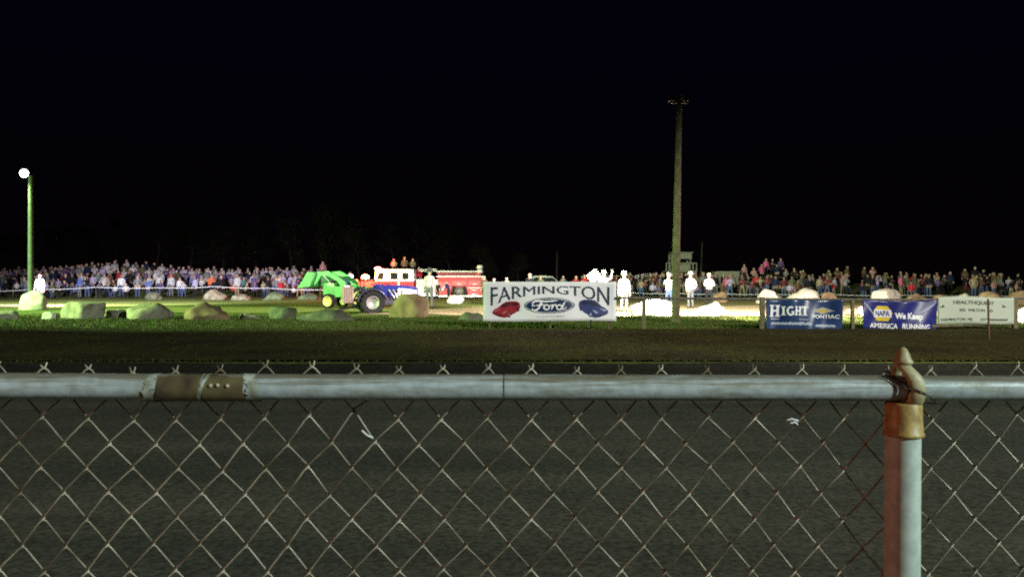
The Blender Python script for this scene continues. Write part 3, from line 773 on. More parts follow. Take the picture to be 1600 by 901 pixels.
# rusty stake in the turf
d = 20.0
tag(MB().tube([(GX(1545, d), d, -.1), (GX(1544, d), d, .95)], .024, 8).build('stake', mat('rusty iron', (.16, .07, .04), .8, .2, col2=(.10, .05, .03), scale=20), None, True), 'thin rusty stake standing in the turf before the pale green banner', 'stake')

# ------------------------------------------------------------------ lamp posts and poles
M_pole = mat('weathered pole wood', (.13, .115, .06), .9, col2=(.07, .06, .03), scale=6)
pt = thing('floodlight_pole', 'tall weathered wooden pole with floodlights at its top', 'floodlight pole', POLE)
MB().tube([(-.03, 0, -.1), (0, 0, 2.5), (.10, 0, 7.28)], [.14, .12, .08], 16).build('pole', M_pole, pt, True)
M_fix = mat('grey lamp housing', (.05, .05, .055), .6, .2)
MB().box((.10, .10, 7.08), (.56, .06, .07)).build('crossarm', M_fix, pt, bevel=.01)
for dx, dy in ((-.13, .16), (.33, .16)):
    hd = MB().prism([(dx - .10, 7.13), (dx + .10, 7.13), (dx + .08, 7.29), (dx - .08, 7.29)], dy - .05, dy + .10).build('floodlight', M_fix, pt, bevel=.01)
    MB().box((dx, dy + .115, 7.21), (.15, .012, .13)).build('lens', mat('lit floodlight lens', (.9, .9, .9), .3, emit=(1, .95, .85), estr=12), hd)
M_gp = mat('green-lit lamp pole', (.065, .085, .045), .85, col2=(.04, .055, .028), scale=6)  # the lamp's green spill is mixed into the pole's colour
lt = thing('lamp_post', 'tall lamp post at far left with glowing bloom ball lamp', 'lamp post', (GX(48, 42), 42, 0))
MB().tube([(0, 0, -.1), (.0, 0, LAMP.z - .1)], [.135, .105], 14).build('pole', M_gp, lt, True)
MB().tube([(0, 0, LAMP.z - .18), (-.12, -.02, LAMP.z - .06), (LAMP.x - GX(48, 42) + .1, 0, LAMP.z + .06)], .03, 8).build('arm', M_fix, lt, True)
lx = LAMP.x - GX(48, 42)
# glowing ball that gives the lamp's bloom a solid shape
gl = MB(); gl.ball((lx, -.02, LAMP.z), .20, 12)
go = gl.build('lamp_bloom', mat('glowing bloom ball', (.9, .9, .9), .3, emit=(.96, 1.0, .90), estr=9), lt, True)
go.visible_shadow = True
# keep bulb light just outside the bloom ball
MB().lathe([(.02, LAMP.z + .30), (.10, LAMP.z + .28), (.17, LAMP.z + .22), (.16, LAMP.z + .21)], (lx, -.02, 0), 'z', 18).build('lamp_hood', M_fix, lt, True)
def utility_pole(px, top, base, d, lean, label):
    t = thing('utility_pole', label, 'utility pole', (GX(px, d), d, H(GX(px, d), d)))
    h = CZ - (top - HY) * d / F - t.location.z
    MB().tube([(0, 0, -.1), (lean, 0, h)], [.12, .08], 10).build('pole', mat('dark pole wood', (.06, .055, .04), .9), t, True)
    MB().tube([(lean * .9, -.12, h * .9), (lean * .9, -.2, h * .95)], .03, 6).build('bracket', M_pole, t)
utility_pole(870, 393, 440, 92, .02, 'thin dark utility pole behind the big white banner')
utility_pole(1094, 378, 430, 100, .25, 'leaning dark utility pole right of the judging stand')

# judging stand behind the crowd
d = 92; s = d / F
jt = thing('judging_stand', 'small open-sided white judging stand behind the tall pole', 'judging stand', (GX(1064, d), d, H(GX(1064, d), d)))
jz = lambda py: CZ - (py - HY) * s - jt.location.z
M_jw = mat('dim white boards', (.34, .33, .28), .7, col2=(.24, .23, .19), scale=3)
MB().box((.15, .9, jz(400)), (30 * s, 1.8, 9 * s)).build('fascia', M_jw, jt, bevel=.02)
MB().box((.15, .9, jz(394.5)), (33 * s, 2.1, 1.6 * s)).build('roof', M_jw, jt)
MB().box((0, .9, jz(424)), (48 * s, 2.4, 2 * s)).build('platform', M_jw, jt)
mb = MB(); mb.box((0, -.28, jz(411)), (48 * s, .08, 1.6 * s))
for px in (-23.5, -18, -12, 12, 18, 23.5): mb.box((px * s, -.28, jz(417)), (1.6 * s, .07, 12 * s))
mb.box((0, -.26, jz(417.5)), (22 * s, .06, 10 * s)); mb.build('railing', M_jw, jt)
for sx in (-14, 15):
    for yy in (.1, 1.7): MB().box((sx * s, yy, jz(411) / 2 + .6), (.11, .11, jz(400))).build('corner_post', M_jw, jt)

# ------------------------------------------------------------------ barrier ropes
def rope(pts, posts, label, r=.022):
    t = thing('barrier_rope', label, 'rope barrier', (pts[0][0], pts[0][1], 0)); o_ = Vector((pts[0][0], pts[0][1], 0))
    mb = MB(); path = []
    for a, b in zip(pts, pts[1:]):
        a, b = Vector(a), Vector(b)
        for i in range(8): q = a.lerp(b, i / 8); q.z -= .06 * math.sin(math.pi * i / 8); path.append(q - o_)
    path.append(Vector(pts[-1]) - o_)
    mb.tube(path, r, 6).build('rope', mat('white rope', (.75, .75, .78), .6), t, True)
    if posts:
        for p in pts: MB().tube([Vector((p[0], p[1], H(p[0], p[1]) - .1)) - o_, Vector((p[0], p[1], p[2] + .06)) - o_], .03, 8).build('post', M_fix, t, True)
rope([P(px, py, 62) for px, py in ((-40, 455), (50, 452), (150, 448.5), (250, 449.5), (335, 447.5), (420, 450), (500, 452.5), (560, 453))], True, 'white barrier rope along the front of the left crowd')
rope([P(px, py, 62) for px, py in ((985, 457), (1060, 458), (1130, 458.5), (1200, 459), (1300, 460), (1420, 461), (1620, 462))], True, 'white barrier rope along the front of the right crowd', .016)
rope([P(px, py, 80) for px, py in ((945, 430), (1000, 430), (1060, 431))], True, 'thin high cable behind the hatted officials', .02)

# ------------------------------------------------------------------ people
REG = {'shirt': 0, 'trousers': 1, 'skin': 2, 'hair': 3, 'shoes': 4}
def skeleton(pose):
    """returns verts (co, radius, region) and edges; figure faces -y, 1.75 m"""
    V = []; E_ = []
    def v(co, r, reg, par=None):
        V.append((Vector(co), r if isinstance(r, tuple) else (r, r), reg)); i = len(V) - 1
        if par is not None: E_.append((par, i))
        return i
    sit = pose == 'sit'
    hz = .50 if sit else .93
    dy = .0
    lean = {'lean': -.18}.get(pose, 0)
    pel = v((0, 0, hz), (.165, .115), 'trousers')
    wa = v((0, lean * .3, hz + .18), (.170, .125), 'shirt', pel)
    ch = v((0, lean * .8, hz + .38), (.200, .135), 'shirt', wa)
    ub = v((0, lean, hz + .49), (.125, .095), 'shirt', ch)
    nk = v((0, lean - .01, hz + .575), .055, 'skin', ub)
    h1 = v((0, lean - .025, hz + .645), (.068, .078), 'skin', nk)
    h2 = v((0, lean - .015, hz + .725), (.080, .096), 'skin', h1)
    h3 = v((0, lean, hz + .790), (.066, .080), 'hair', h2)
    v((0, lean - .128, hz + .690), .016, 'skin', h2)
    for sd in (-1, 1):
        v((sd * .094, lean + .0, hz + .705), .017, 'skin', h2)
    for sd in (-1, 1):
        sh_ = v((sd * .185, lean, hz + .475), .062, 'shirt', ub)
        if pose in ('stand', 'lean', 'sit2'):
            el = (sd * .235, lean + .02, hz + .20); wrp = (sd * .245, lean - .08, hz - .04); fd = Vector((0, -.15, -1))
        elif pose == 'folded':
            el = (sd * .25, lean - .03, hz + .22); wrp = (sd * -.02, lean - .20, hz + .27 + .03 * sd); fd = Vector((-sd, -.05, .1))
        elif pose == 'pockets':
            el = (sd * .29, lean + .07, hz + .22); wrp = (sd * .20, lean - .05, hz + .02); fd = Vector((-sd * .3, -.3, -1))
        elif pose == 'camera':
            el = (sd * .30, lean - .16, hz + .34); wrp = (sd * .09, lean - .24, hz + .66); fd = Vector((-sd * .25, -.3, .9))
        elif pose == 'wave':
            if sd > 0: el = (.32, lean - .05, hz + .50); wrp = (.36, lean - .10, hz + .76); fd = Vector((0, -.1, 1))
            else: el = (-.24, lean + .02, hz + .20); wrp = (-.25, lean - .08, hz - .04); fd = Vector((0, -.15, -1))
        elif sit:
            el = (sd * .24, lean - .02, hz + .20); wrp = (sd * .13, lean - .28, hz + .13); fd = Vector((-sd * .3, -1, -.2))
        e_ = v(el, .054, 'shirt', sh_); wv = v(wrp, .031, 'shirt', e_)
        fd.normalize(); side = fd.cross(Vector((0, 1, 0)));
        if side.length < .1: side = Vector((0, 0, 1))
        side.normalize(); wp = Vector(wrp)
        pm = v(wp + fd * .075, (.036, .024), 'skin', wv)
        for k, (o_, L_) in enumerate(((-.027, .075), (-.009, .085), (.009, .08), (.027, .062))):
            a = v(wp + fd * (.10 + L_ * .5) + side * o_ * 1.15, .0095, 'skin', pm); v(wp + fd * (.10 + L_ * .9) + side * o_ * 1.1 + Vector((0, -.02, 0)), .008, 'skin', a)
        a = v(wp + fd * .085 + side * -.05 * 1.0 + Vector((0, -.012, 0)), .011, 'skin', pm); v(wp + fd * .125 + side * -.062, .009, 'skin', a)
    for sd in (-1, 1):
        sp_ = .04 if pose in ('folded', 'camera') else 0
        if sit:
            hp = v((sd * .095, -.03, hz - .01), (.095, .085), 'trousers', pel); kn = v((sd * .13, -.44, hz + .0), .062, 'trousers', hp)
            an = v((sd * .13, -.42, .09), .042, 'trousers', kn); ft = v((sd * .14, -.56, .035), (.042, .03), 'shoes', an)
            v((sd * .13, -.39, .04), .038, 'shoes', an)
        else:
            hp = v((sd * .092, 0, hz - .09), (.098, .092), 'trousers', pel); kn = v((sd * (.105 + sp_), -.02, .50), .064, 'trousers', hp)
            an = v((sd * (.115 + sp_ * 1.5), .02, .10), .043, 'trousers', kn); ft = v((sd * (.13 + sp_ * 1.6), -.12, .035), (.043, .03), 'shoes', an)
            v((sd * (.115 + sp_ * 1.5), .05, .04), .038, 'shoes', an)
    return V, E_

DEFAULT_MATS = None
def body_mesh(pose, subdiv=1):
    V, E_ = skeleton(pose)
    me = bpy.data.meshes.new('figure'); me.from_pydata([tuple(a[0]) for a in V], E_, [])
    o = bpy.data.objects.new('figure', me); C.objects.link(o)
    md = o.modifiers.new('skin', 'SKIN'); md.use_smooth_shade = True
    for i, (co, r, reg) in enumerate(V):
        me.skin_vertices[0].data[i].radius = r; me.skin_vertices[0].data[i].use_root = (i == 0)
    ss = o.modifiers.new('sub', 'SUBSURF'); ss.levels = subdiv; ss.render_levels = subdiv
    dg = bpy.context.evaluated_depsgraph_get(); out = bpy.data.meshes.new_from_object(o.evaluated_get(dg))
    bpy.data.objects.remove(o)
    segs = [(V[a][0], V[b][0], V[a][2], V[b][2]) for a, b in E_]
    headz = max(a[0].z for a in V)
    for m in DEFAULT_MATS: out.materials.append(m)
    for p in out.polygons:
        best = 1e9; reg = 'shirt'; c = p.center
        for a, b, ra, rb in segs:
            ab = b - a; t = max(0, min(1, (c - a).dot(ab) / ab.length_squared)); dd = (a + ab * t - c).length
            if dd < best:
                best = dd
                if {ra, rb} == {'shirt', 'skin'}: reg = rb if t > .5 else ra
                elif {ra, rb} == {'trousers', 'shirt'}: reg = 'shirt' if t > .35 else 'trousers'
                elif {ra, rb} == {'skin', 'hair'}: reg = 'skin'
                elif {ra, rb} == {'trousers', 'shoes'}: reg = 'shoes' if t > .25 else 'trousers'
                else: reg = rb
        if reg in ('skin', 'hair') and c.z > headz - .20:      # hair over crown and back of head
            lx_ = c.y - (V[6][0].y)
            reg = 'hair' if (c.z > headz - .035 or (lx_ > .01 and c.z > headz - .15)) else 'skin'
        p.material_index = REG[reg]
    out.shade_smooth()
    return out

def cloth(n, c): return mat('cloth ' + n, c, .9, var=.25, scale=6, spec=.1)
SH = {
 'white': (.62, .62, .64), 'pale grey': (.45, .45, .47), 'lavender': (.40, .36, .52), 'blue': (.10, .15, .42), 'navy': (.02, .025, .07), 'purple': (.12, .08, .20),
 'black': (.015, .015, .018), 'olive': (.12, .12, .07), 'grey': (.20, .20, .21), 'teal': (.08, .18, .18), 'tan': (.34, .27, .18), 'orange': (.70, .16, .06),
 'red': (.42, .03, .04), 'brown': (.13, .08, .05), 'maroon': (.14, .03, .04), 'pink': (.60, .14, .28), 'dusty pink': (.40, .22, .22), 'green': (.06, .20, .09)}
TR = {'dark': (.02, .02, .025), 'denim': (.07, .10, .20), 'grey': (.14, .14, .15), 'khaki': (.24, .20, .13)}
HA = {'brown': (.05, .03, .02), 'black': (.012, .01, .01), 'fair': (.28, .20, .10), 'grey': (.3, .3, .3), 'cap': (.35, .35, .36), 'dark cap': (.04, .04, .06)}
SKN = [mat('skin light', (.46, .30, .23), .6, var=.05), mat('skin tan', (.24, .15, .11), .6, var=.05)]
SHM = {k: cloth(k, v) for k, v in SH.items()}
TRM = {k: cloth('trousers ' + k, v) for k, v in TR.items()}
HAM = {k: mat('hair ' + k, v, .7, var=.2) for k, v in HA.items()}
M_shoe = mat('shoe leather', (.03, .025, .022), .6)
DEFAULT_MATS = [SHM['grey'], TRM['denim'], SKN[0], HAM['brown'], M_shoe]
POSES = ['stand', 'folded', 'pockets', 'camera', 'wave', 'lean', 'sit']
PROTO = {}
for p_ in POSES: PROTO[p_] = body_mesh(p_)
_first = {}
def person(pose, loc, rz, height, shirt, trousers, hair, label, group=None, skin=0, extra=None, shoes=None):
    if pose not in _first:
        o = bpy.data.objects.new('person', PROTO[pose]); C.objects.link(o); _first[pose] = o
    else:
        o = _first[pose].copy(); C.objects.link(o)
        for k in list(o.keys()):
            if k in ('label', 'group', 'category'): del o[k]
    o.location = loc; o.rotation_euler = (0, 0, rz); s_ = height / 1.775; o.scale = (s_, s_, s_)
    for i, m in enumerate((extra or SHM[shirt], TRM[trousers] if isinstance(trousers, str) else trousers, SKN[skin], HAM[hair] if isinstance(hair, str) else hair, shoes or M_shoe)):
        o.material_slots[i].link = 'OBJECT'; o.material_slots[i].material = m
    return tag(o, label, 'person', group)

def hat(parent, m, brim=.19, crown=.10, z=1.70, y=-.005):
    prof = [(brim, z - .008), (brim + .006, z + .004), (brim - .02, z + .010), (.108, z + .012), (.102, z + .05), (.09, z + crown), (.06, z + crown + .018), (.01, z + crown + .014)]
    return MB().lathe(prof, (0, y, 0), 'z', 22).build('hat', m, parent, True)
def cap(parent, m, z=1.69):
    mb = MB().lathe([(.103, z - .02), (.104, z + .03), (.09, z + .075), (.05, z + .10), (.005, z + .104)], (0, 0, 0), 'z', 18)
    mb.prism([(-.08, z - .01), (.08, z - .01), (.08, z + .0), (-.08, z + .0)], -.19, -.07)
    return mb.build('cap', m, parent, True)

W = SHM['white']
M_wt = mat('white work trousers', (.42, .40, .37), .9, spec=.1)
M_straw = mat('pale straw hat', (.62, .58, .48), .8)
M_felt = mat('dark felt hat', (.05, .05, .05), .8)
def at(px, d): return Vector((GX(px, d), d, H(GX(px, d), d) + .0))
# officials in the floodlight
o = person('stand', at(975, 36.6), R(5), 1.72, 'white', M_wt, 'grey', 'person in white jacket over dark shirt and white trousers, right of big white banner', 'officials in white')
MB().prism([(-.045, 1.02), (.05, 1.02), (.03, 1.36), (-.01, 1.36)], -.165, -.12).build('shirt_front', mat('slate shirt', (.10, .13, .18), .8), o, bevel=.02)
hat(o, M_straw, .15, .12)
o = person('camera', at(1045, 39), R(15), 1.70, 'white', 'denim', 'fair', 'person in white shirt raising a camera to the face, left of tall pole', 'officials in white'); 
MB().box((0, -.30, 1.64), (.11, .07, .08)).build('camera', M_black, o, bevel=.01)
cap(o, M_straw)
o = person('pockets', at(1079, 41), R(200), 1.76, 'white', 'grey', 'grey', 'person in white shirt and grey trousers, just right of the tall pole', 'officials in white'); hat(o, M_straw, .17, .10)
o = person('folded', at(1108, 42), R(160), 1.72, 'white', 'dark', 'grey', 'person in white shirt and dark trousers, right end of the officials', 'officials in white'); cap(o, M_straw)
o = person('wave', at(943, 38), R(20), 1.78, 'white', M_wt, 'grey', 'person in white hat and shirt behind the big white banner, with board', 'officials in white'); hat(o, M_straw, .16, .11)
bd = MB().box((0, 0, 0), (.50, .03, .42)).build('score_board', mat('white board', (.78, .78, .78), .5), None, bevel=.01)
bd.location = P(928, 431, 37.5); bd.rotation_euler = (R(-8), R(-38), R(0)); tag(bd, 'tilted blank white board held up behind the big white banner', 'board')
# man in dark hat beside the blue tractor
o = person('stand', at(671, 41), R(170), 1.92, 'white', 'grey', 'grey', 'person in dark wide-brimmed hat and pale shirt, right of the blue tractor', None, extra=mat('pale pink shirt', (.55, .48, .46), .9)); hat(o, M_felt, .20, .13)
person('lean', at(683, 57), R(30), 1.30, 'black', 'dark', 'black', 'person in black bending beside the pump panel of the fire engine')
person('lean', at(701, 57), R(-120), 1.35, 'navy', 'dark', 'fair', 'fair-haired person in dark clothes left of the fire engine rear wheel')
o = person('stand', at(828, 46), R(0), 1.80, 'black', 'dark', SKN[0], 'bald bright-headed person in black behind the big white banner', None)
for px, d_, h_, sh_, lb in ((900, 56, 1.72, 'red', 'person in red shirt behind the big white banner, left of the board'), (914, 58, 1.82, 'red', 'taller person in red just behind the red-shirted one'),
        (772, 48, 1.55, 'white', 'person in white peeking over the left end of big white banner'), (792, 50, 1.60, 'tan', 'person in tan top peeking over big white banner'), (845, 52, 1.7, 'olive', 'person with brown hair behind the bald bright head'),
        (880, 60, 1.75, 'grey', 'person in grey standing by the thin dark utility pole'), (757, 56, 1.7, 'brown', 'person in brown jacket at the tail of the fire engine')):
    person(rng.choice(['stand', 'pockets', 'folded']), at(px, d_), R(rng.uniform(-40, 40)), h_, sh_, 'dark', rng.choice(['brown', 'black']), lb)
o = person('stand', at(547, 70), 0, 1.95, 'blue', 'dark', 'dark cap', 'person in blue cap and top left of the fire engine lights')
o = person('stand', Vector((GX(62, 48), 48, 0)), R(10), 1.75, 'white', 'grey', mat('orange hood', (.75, .13, .05), .8), 'person in orange hood and white jacket at the lamp post foot', None, extra=mat('dull white jacket', (.34, .34, .36), .9))

# ------------------------------------------------------------------ crowd
left_cols = ['white'] * 6 + ['pale grey'] * 4 + ['lavender'] * 2 + ['navy'] * 3 + ['black'] * 6 + ['grey'] * 4 + ['olive'] * 2 + ['blue', 'purple', 'tan', 'teal', 'brown']
right_cols = ['black', 'black', 'black', 'black', 'brown', 'brown', 'brown', 'maroon', 'navy', 'olive', 'grey', 'dusty pink', 'tan', 'purple', 'black', 'navy', 'maroon', 'lavender']
ORD = ['first', 'second', 'third', 'fourth', 'fifth', 'sixth', 'seventh', 'eighth', 'ninth', 'tenth', 'eleventh', 'twelfth']
count = {}
def sector(px):
    if px < 48: return 'left of lamp post'
    if px < 160: return 'right of lamp post'
    if px < 300: return 'above humped boulder'
    if px < 400: return 'above domed boulder'
    if px < 560: return 'by green loader'
    if px < 1060: return 'left of tall pole'
    if px < 1190: return 'right of tall pole'
    if px < 1330: return 'above serif-lettered banner'
    if px < 1466: return 'above hexagon banner'
    return 'above pale green banner'
rows = [('front', 65.5, 0), ('second', 68.0, 5), ('third', 71.0, 2)]
crowd = []
r = random.Random(21)
for rn, d, off in rows:
    px = -18 + off
    while px < 1620:
        left = px < 505
        if px > 505 and px < 955: px = 955 + off
        left = px < 505
        if rn == 'third' and r.random() < .25 and not left: px += 15; continue
        if noise.noise(Vector((px * .021, d * 1.3, 4))) > (-.22 if left or px < 1240 else -.02) or r.random() < .25: crowd.append((rn, d + r.uniform(-1.3, 1.3), px, left))
        px += (12.2 if left else 11.8) * r.uniform(.35, 1.65)
crowd.sort(key=lambda c: c[2])
fixed = {('front', 7): ('orange', 410), }
for rn, d, px, left in crowd:
    sh_ = r.choice(left_cols if left else right_cols)
    if left and r.random() < .05: sh_ = 'orange'
    if left and r.random() < .05: sh_ = 'blue'
    if r.random() < .05: sh_ = 'red'
    if not left and r.random() < .03: sh_ = 'pink'
    tr_ = r.choice(['dark', 'dark', 'denim', 'denim', 'grey', 'khaki']); ha_ = r.choice(list(HA))
    x = GX(px, d); z = H(x, d)
    pose = r.choice(['stand', 'folded', 'pockets', 'stand', 'pockets', 'camera' if r.random() < .4 else 'folded'])
    hgt = r.choice((r.uniform(1.55, 1.88), r.uniform(1.55, 1.88), r.uniform(1.25, 1.5)))
    if rn == 'front' and r.random() < .42: pose = 'sit'
    key = (sh_, sector(px), rn); count[key] = count.get(key, 0) + 1
    lab = f'{sh_}-topped person in {tr_} trousers, {ORD[count[key] - 1]} {sh_} top {key[1]}, {rn} row'
    person(pose, (x, d, z), R(r.uniform(-35, 35)), hgt, sh_, tr_, ha_, lab, 'spectators in the crowd', r.choice((0, 0, 1)) if left else 1)
print('crowd individuals', len(crowd))

# spectators on raised seating to the right
bt = thing('bleacher', 'low wooden bleacher under the spectators above the serif-lettered banner', 'bleacher', (GX(1193, 76), 76, H(GX(1193, 76), 76)))
mb = MB()
for k in range(3): mb.box((0, k * .7, .40 + .42 * k), (4.9, .5, .06))
mb.build('plank', M_wood, bt)
for x in (-2.3, 0, 2.3):
    mb = MB()
    for k in range(3): mb.box((x, k * .7, (.40 + .42 * k) / 2 - .04), (.08, .4, .40 + .42 * k - .06))
    mb.build('frame', M_railm, bt)
for i, (px, k, sh_, hgt) in enumerate(((1163, 1, 'dusty pink', 1.6), (1178, 0, 'dusty pink', 1.7), (1190, 1, 'pink', 1.62), (1197, 2, 'pink', 1.72), (1207, 2, 'black', 1.7), (1214, 1, 'navy', 1.6), (1220, 2, 'purple', 1.75), (1228, 0, 'grey', 1.6))):
    x = GX(px, 76 + k * .7)
    person(['stand', 'folded', 'pockets'][i % 3], (x, 76 + k * .7, bt.location.z + .43 + .42 * k), R(r.uniform(-30, 30)), hgt, sh_, 'dark', 'brown',
           f'person in {sh_} on the bleacher, {ORD[i]} from the left', 'spectators on the bleacher', 0)

# rear of the crowd, a mass nobody could count
def crowd_mass():
    V, E_ = None, None
    me0 = {}
    vs = []; fs = []; mi = []; q = random.Random(8)
    mats_ = [SHM[k] for k in ('white', 'pale grey', 'lavender', 'navy', 'purple', 'black', 'olive', 'grey', 'brown', 'maroon', 'dusty pink')]
    base = len(mats_); mats_ += [SKN[0], HAM['brown'], HAM['cap'], TRM['dark']]
    low = {}
    for p_ in ('stand', 'folded', 'pockets'): low[p_] = body_mesh(p_, 0)
    lc = [0, 1, 1, 2, 3, 4, 5, 6, 7, 7]; rc = [3, 5, 5, 6, 8, 8, 9, 10, 7]
    for d in (73.5, 76, 78.5):
        px = -25 + q.uniform(0, 12)
        while px < 1625:
            if 500 < px < 900: px = 900
            left = px < 505
            if (not left) and q.random() < .25: px += 14; continue
            if 1150 < px < 1240: px = 1241
            if px > 1240 and noise.noise(Vector((px * .021, d * .4, 4))) < -.05: px += 9; continue
            x = GX(px, d); z = H(x, d); s_ = q.uniform(1.5, 1.82) / 1.775; a = R(q.uniform(-40, 40)); ca, sa = math.cos(a) * s_, math.sin(a) * s_
            me = low[q.choice(('stand', 'folded', 'pockets'))]; k = len(vs); sm = q.choice(lc if left else rc); hm = q.choice((base + 1, base + 1, base + 2))
            vs += [(x + v.co.x * ca - v.co.y * sa, d + v.co.x * sa + v.co.y * ca, z + v.co.z * s_) for v in me.vertices]
            for p in me.polygons:
                fs.append(tuple(i + k for i in p.vertices)); mi.append((sm, base + 3, base, hm, base + 3)[p.material_index])
            px += q.uniform(9, 17)
    me = bpy.data.meshes.new('crowd'); me.from_pydata(vs, [], fs)
    for m in mats_: me.materials.append(m)
    for p, i in zip(me.polygons, mi): p.material_index = i
    me.shade_smooth()
    o = bpy.data.objects.new('crowd', me); C.objects.link(o)
    tag(o, 'dim rear ranks of spectators behind the front rows of the crowd', 'crowd', None, 'stuff')
crowd_mass()

# ------------------------------------------------------------------ wheels
M_tyre = mat('tyre rubber', (.011, .010, .010), .85, bump=.4, scale=30)
M_rimy = mat('cream yellow rim', (.72, .58, .22), .5)
M_rims = mat('silver rim', (.30, .29, .28), .5, .4)
M_rimd = mat('dark steel rim', (.20, .19, .18), .5, .4)
def wheel(parent, x, y, rad, wid, rim_r, m_rim, lugs=0, side=-1, name='wheel'):
    """axle along y at (x, y, rad); visible face on side"""
    w_ = thing_part(name, parent, (x, y, rad))
    mb = MB(); prof = [(rim_r, -wid / 2 * .8), (rad * .93, -wid / 2), (rad, -wid * .33), (rad, wid * .33), (rad * .93, wid / 2), (rim_r, wid / 2 * .8)]
    n = 40; vs = []; fs = []
    for a, b in prof:
        for j in range(n): q = 2 * math.pi * j / n; vs.append((a * math.cos(q), b, a * math.sin(q)))
    for i in range(len(prof) - 1):
        for j in range(n): fs.append((i * n + j, i * n + (j + 1) % n, (i + 1) * n + (j + 1) % n, (i + 1) * n + j))
    mb.add(vs, fs)
    for i in range(lugs):
        for s2 in (-1, 1):
            q = 2 * math.pi * (i + .5 * (s2 > 0)) / lugs
            rot = Matrix.Rotation(-q, 3, 'Y') @ Matrix.Rotation(R(35) * s2, 3, 'X')
            mb.box((rad * 1.01 * math.cos(q), s2 * wid * .24, rad * 1.01 * math.sin(q)), (.05 * rad / .5, wid * .5, .05 * rad / .5), rot)
    mb.build('tyre', M_tyre, w_, False)
    f_ = wid / 2 * side
    MB().lathe([(rim_r * 1.01, f_ * .8), (rim_r, f_ * .92), (rim_r * .92, f_ * .86), (rim_r * .84, f_ * .55), (rim_r * .45, f_ * .45), (rim_r * .30, f_ * .75), (rim_r * .12, f_ * .8), (.01, f_ * .8)], (0, 0, 0), 'y', 32).build('rim', m_rim, w_, True)
    return w_
def thing_part(name, parent, loc):
    # a wheel's hub mesh carries its tyre and rim
    mb = MB().lathe([(.05, -.06), (.05, .06)], (0, 0, 0), 'y', 12)
    o = mb.build(name, M_rimd, parent); o.location = loc
    return o

# ------------------------------------------------------------------ fire engine
d = 63.5; s = d / F
M_red = mat('fire engine red', (.42, .028, .035), .35, var=.1, spec=.5)
M_fw = mat('fire engine white', (.74, .72, .72), .4, var=.05, spec=.5)
M_glass = mat('dark window glass', (.015, .02, .022), .12, spec=.6)
M_chrome = mat('diamond plate', (.55, .53, .53), .35, .6, scale=20)
fe = thing('fire_engine', 'red fire engine with white cab, facing left behind the tractors', 'fire engine', (GX(655, d), d, 0))
ex = lambda px: (px - 655) * s
ez = lambda py: CZ - (py - HY) * s
DW = 2.3
cab = MB().prism([(ex(583), ez(462)), (ex(647), ez(462)), (ex(647), ez(440)), (ex(584), ez(440))], 0, DW).build('cab_body', M_red, fe, bevel=.04)
up = MB().prism([(ex(584), ez(439.6)), (ex(647), ez(439.6)), (ex(646), ez(421)), (ex(643), ez(420)), (ex(590), ez(420)), (ex(587), ez(421.5))], .05, DW - .05).build('cab_upper', M_fw, fe, bevel=.05)
for a, b, a2, b2 in ((589, 598.5, 591, 599), (610, 621, 610, 621), (628.5, 638, 628.5, 638)):
    f_ = MB().prism([(ex(a - .6), ez(437)), (ex(b + .6), ez(437)), (ex(b2 + .6), ez(425)), (ex(a2 - .6), ez(425))], .035, .06).build('window', M_fw, up)
    MB().prism([(ex(a), ez(436.3)), (ex(b), ez(436.3)), (ex(b2), ez(426)), (ex(a2), ez(426))], .02, .05).build('pane', M_glass, f_, bevel=.01)
MB().prism([(ex(548), ez(462)), (ex(583), ez(462)), (ex(583), ez(437.5)), (ex(556), ez(440)), (ex(549), ez(444))], .15, DW - .15).build('bonnet', M_red, fe, bevel=.05)
MB().box((ex(545), DW / 2, ez(461)), (.25, DW, .28)).build('front_bumper', M_chrome, fe, bevel=.03)
pn = MB().box(((ex(650) + ex(684)) / 2, DW / 2, (ez(463) + ez(436)) / 2), (ex(684) - ex(650), DW - .1, ez(436) - ez(463))).build('pump_panel', M_chrome, fe, bevel=.03)
for px, py in ((688, 452), (692, 452), (660, 447), (664, 455)): MB().lathe([(.09, -.02), (.09, .08), (.05, .1), (.01, .1)], (ex(px), -.04, ez(py)), 'y', 12).build('valve_cap', M_chrome, pn)
body = MB().prism([(ex(684), ez(462)), (ex(704), ez(462)), (ex(705), ez(454)), (ex(710), ez(448)), (ex(724), ez(448)), (ex(730), ez(454)), (ex(731), ez(462)), (ex(757), ez(462)), (ex(757), ez(432)), (ex(684), ez(432))], 0, DW).build('rear_body', M_red, fe, bevel=.03)
MB().prism([(ex(684), ez(431.6)), (ex(752), ez(431.6)), (ex(752), ez(424.5)), (ex(682), ez(424.5))], .12, DW - .12).build('hose_bed', mat('dark red hose bed', (.20, .02, .03), .5), fe, bevel=.03)
for py, h_, a, b in ((424, .07, 682, 752), (431.8, .09, 682, 757), (462.5, .12, 684, 757), (449.5, .05, 731, 756)):
    MB().box(((ex(a) + ex(b)) / 2, -.02, ez(py)), (ex(b) - ex(a), .06, h_)).build('trim_rail', M_fw, body)
MB().box((ex(755.5), -.01, ez(447)), (.18, .05, ez(433) - ez(461))).build('rear_corner', M_fw, body)
for a, b, t, e in ((733, 748, 449, 455.5), (733, 748, 456.5, 461.5), (686, 704, 440, 453), (706, 729, 438.5, 446), (732, 752, 438.5, 446)):
    dr = MB().box(((ex(a) + ex(b)) / 2, -.015, (ez(t) + ez(e)) / 2), (ex(b) - ex(a), .04, ez(t) - ez(e))).build('locker_door', mat('pinkish red lockers', (.46, .09, .10), .4, spec=.5), body, bevel=.012)
    MB().box(((ex(a) + ex(b)) / 2, -.05, (ez(t) * .35 + ez(e) * .65)), (.3, .04, .05)).build('handle', M_chrome, dr)
mb = MB()
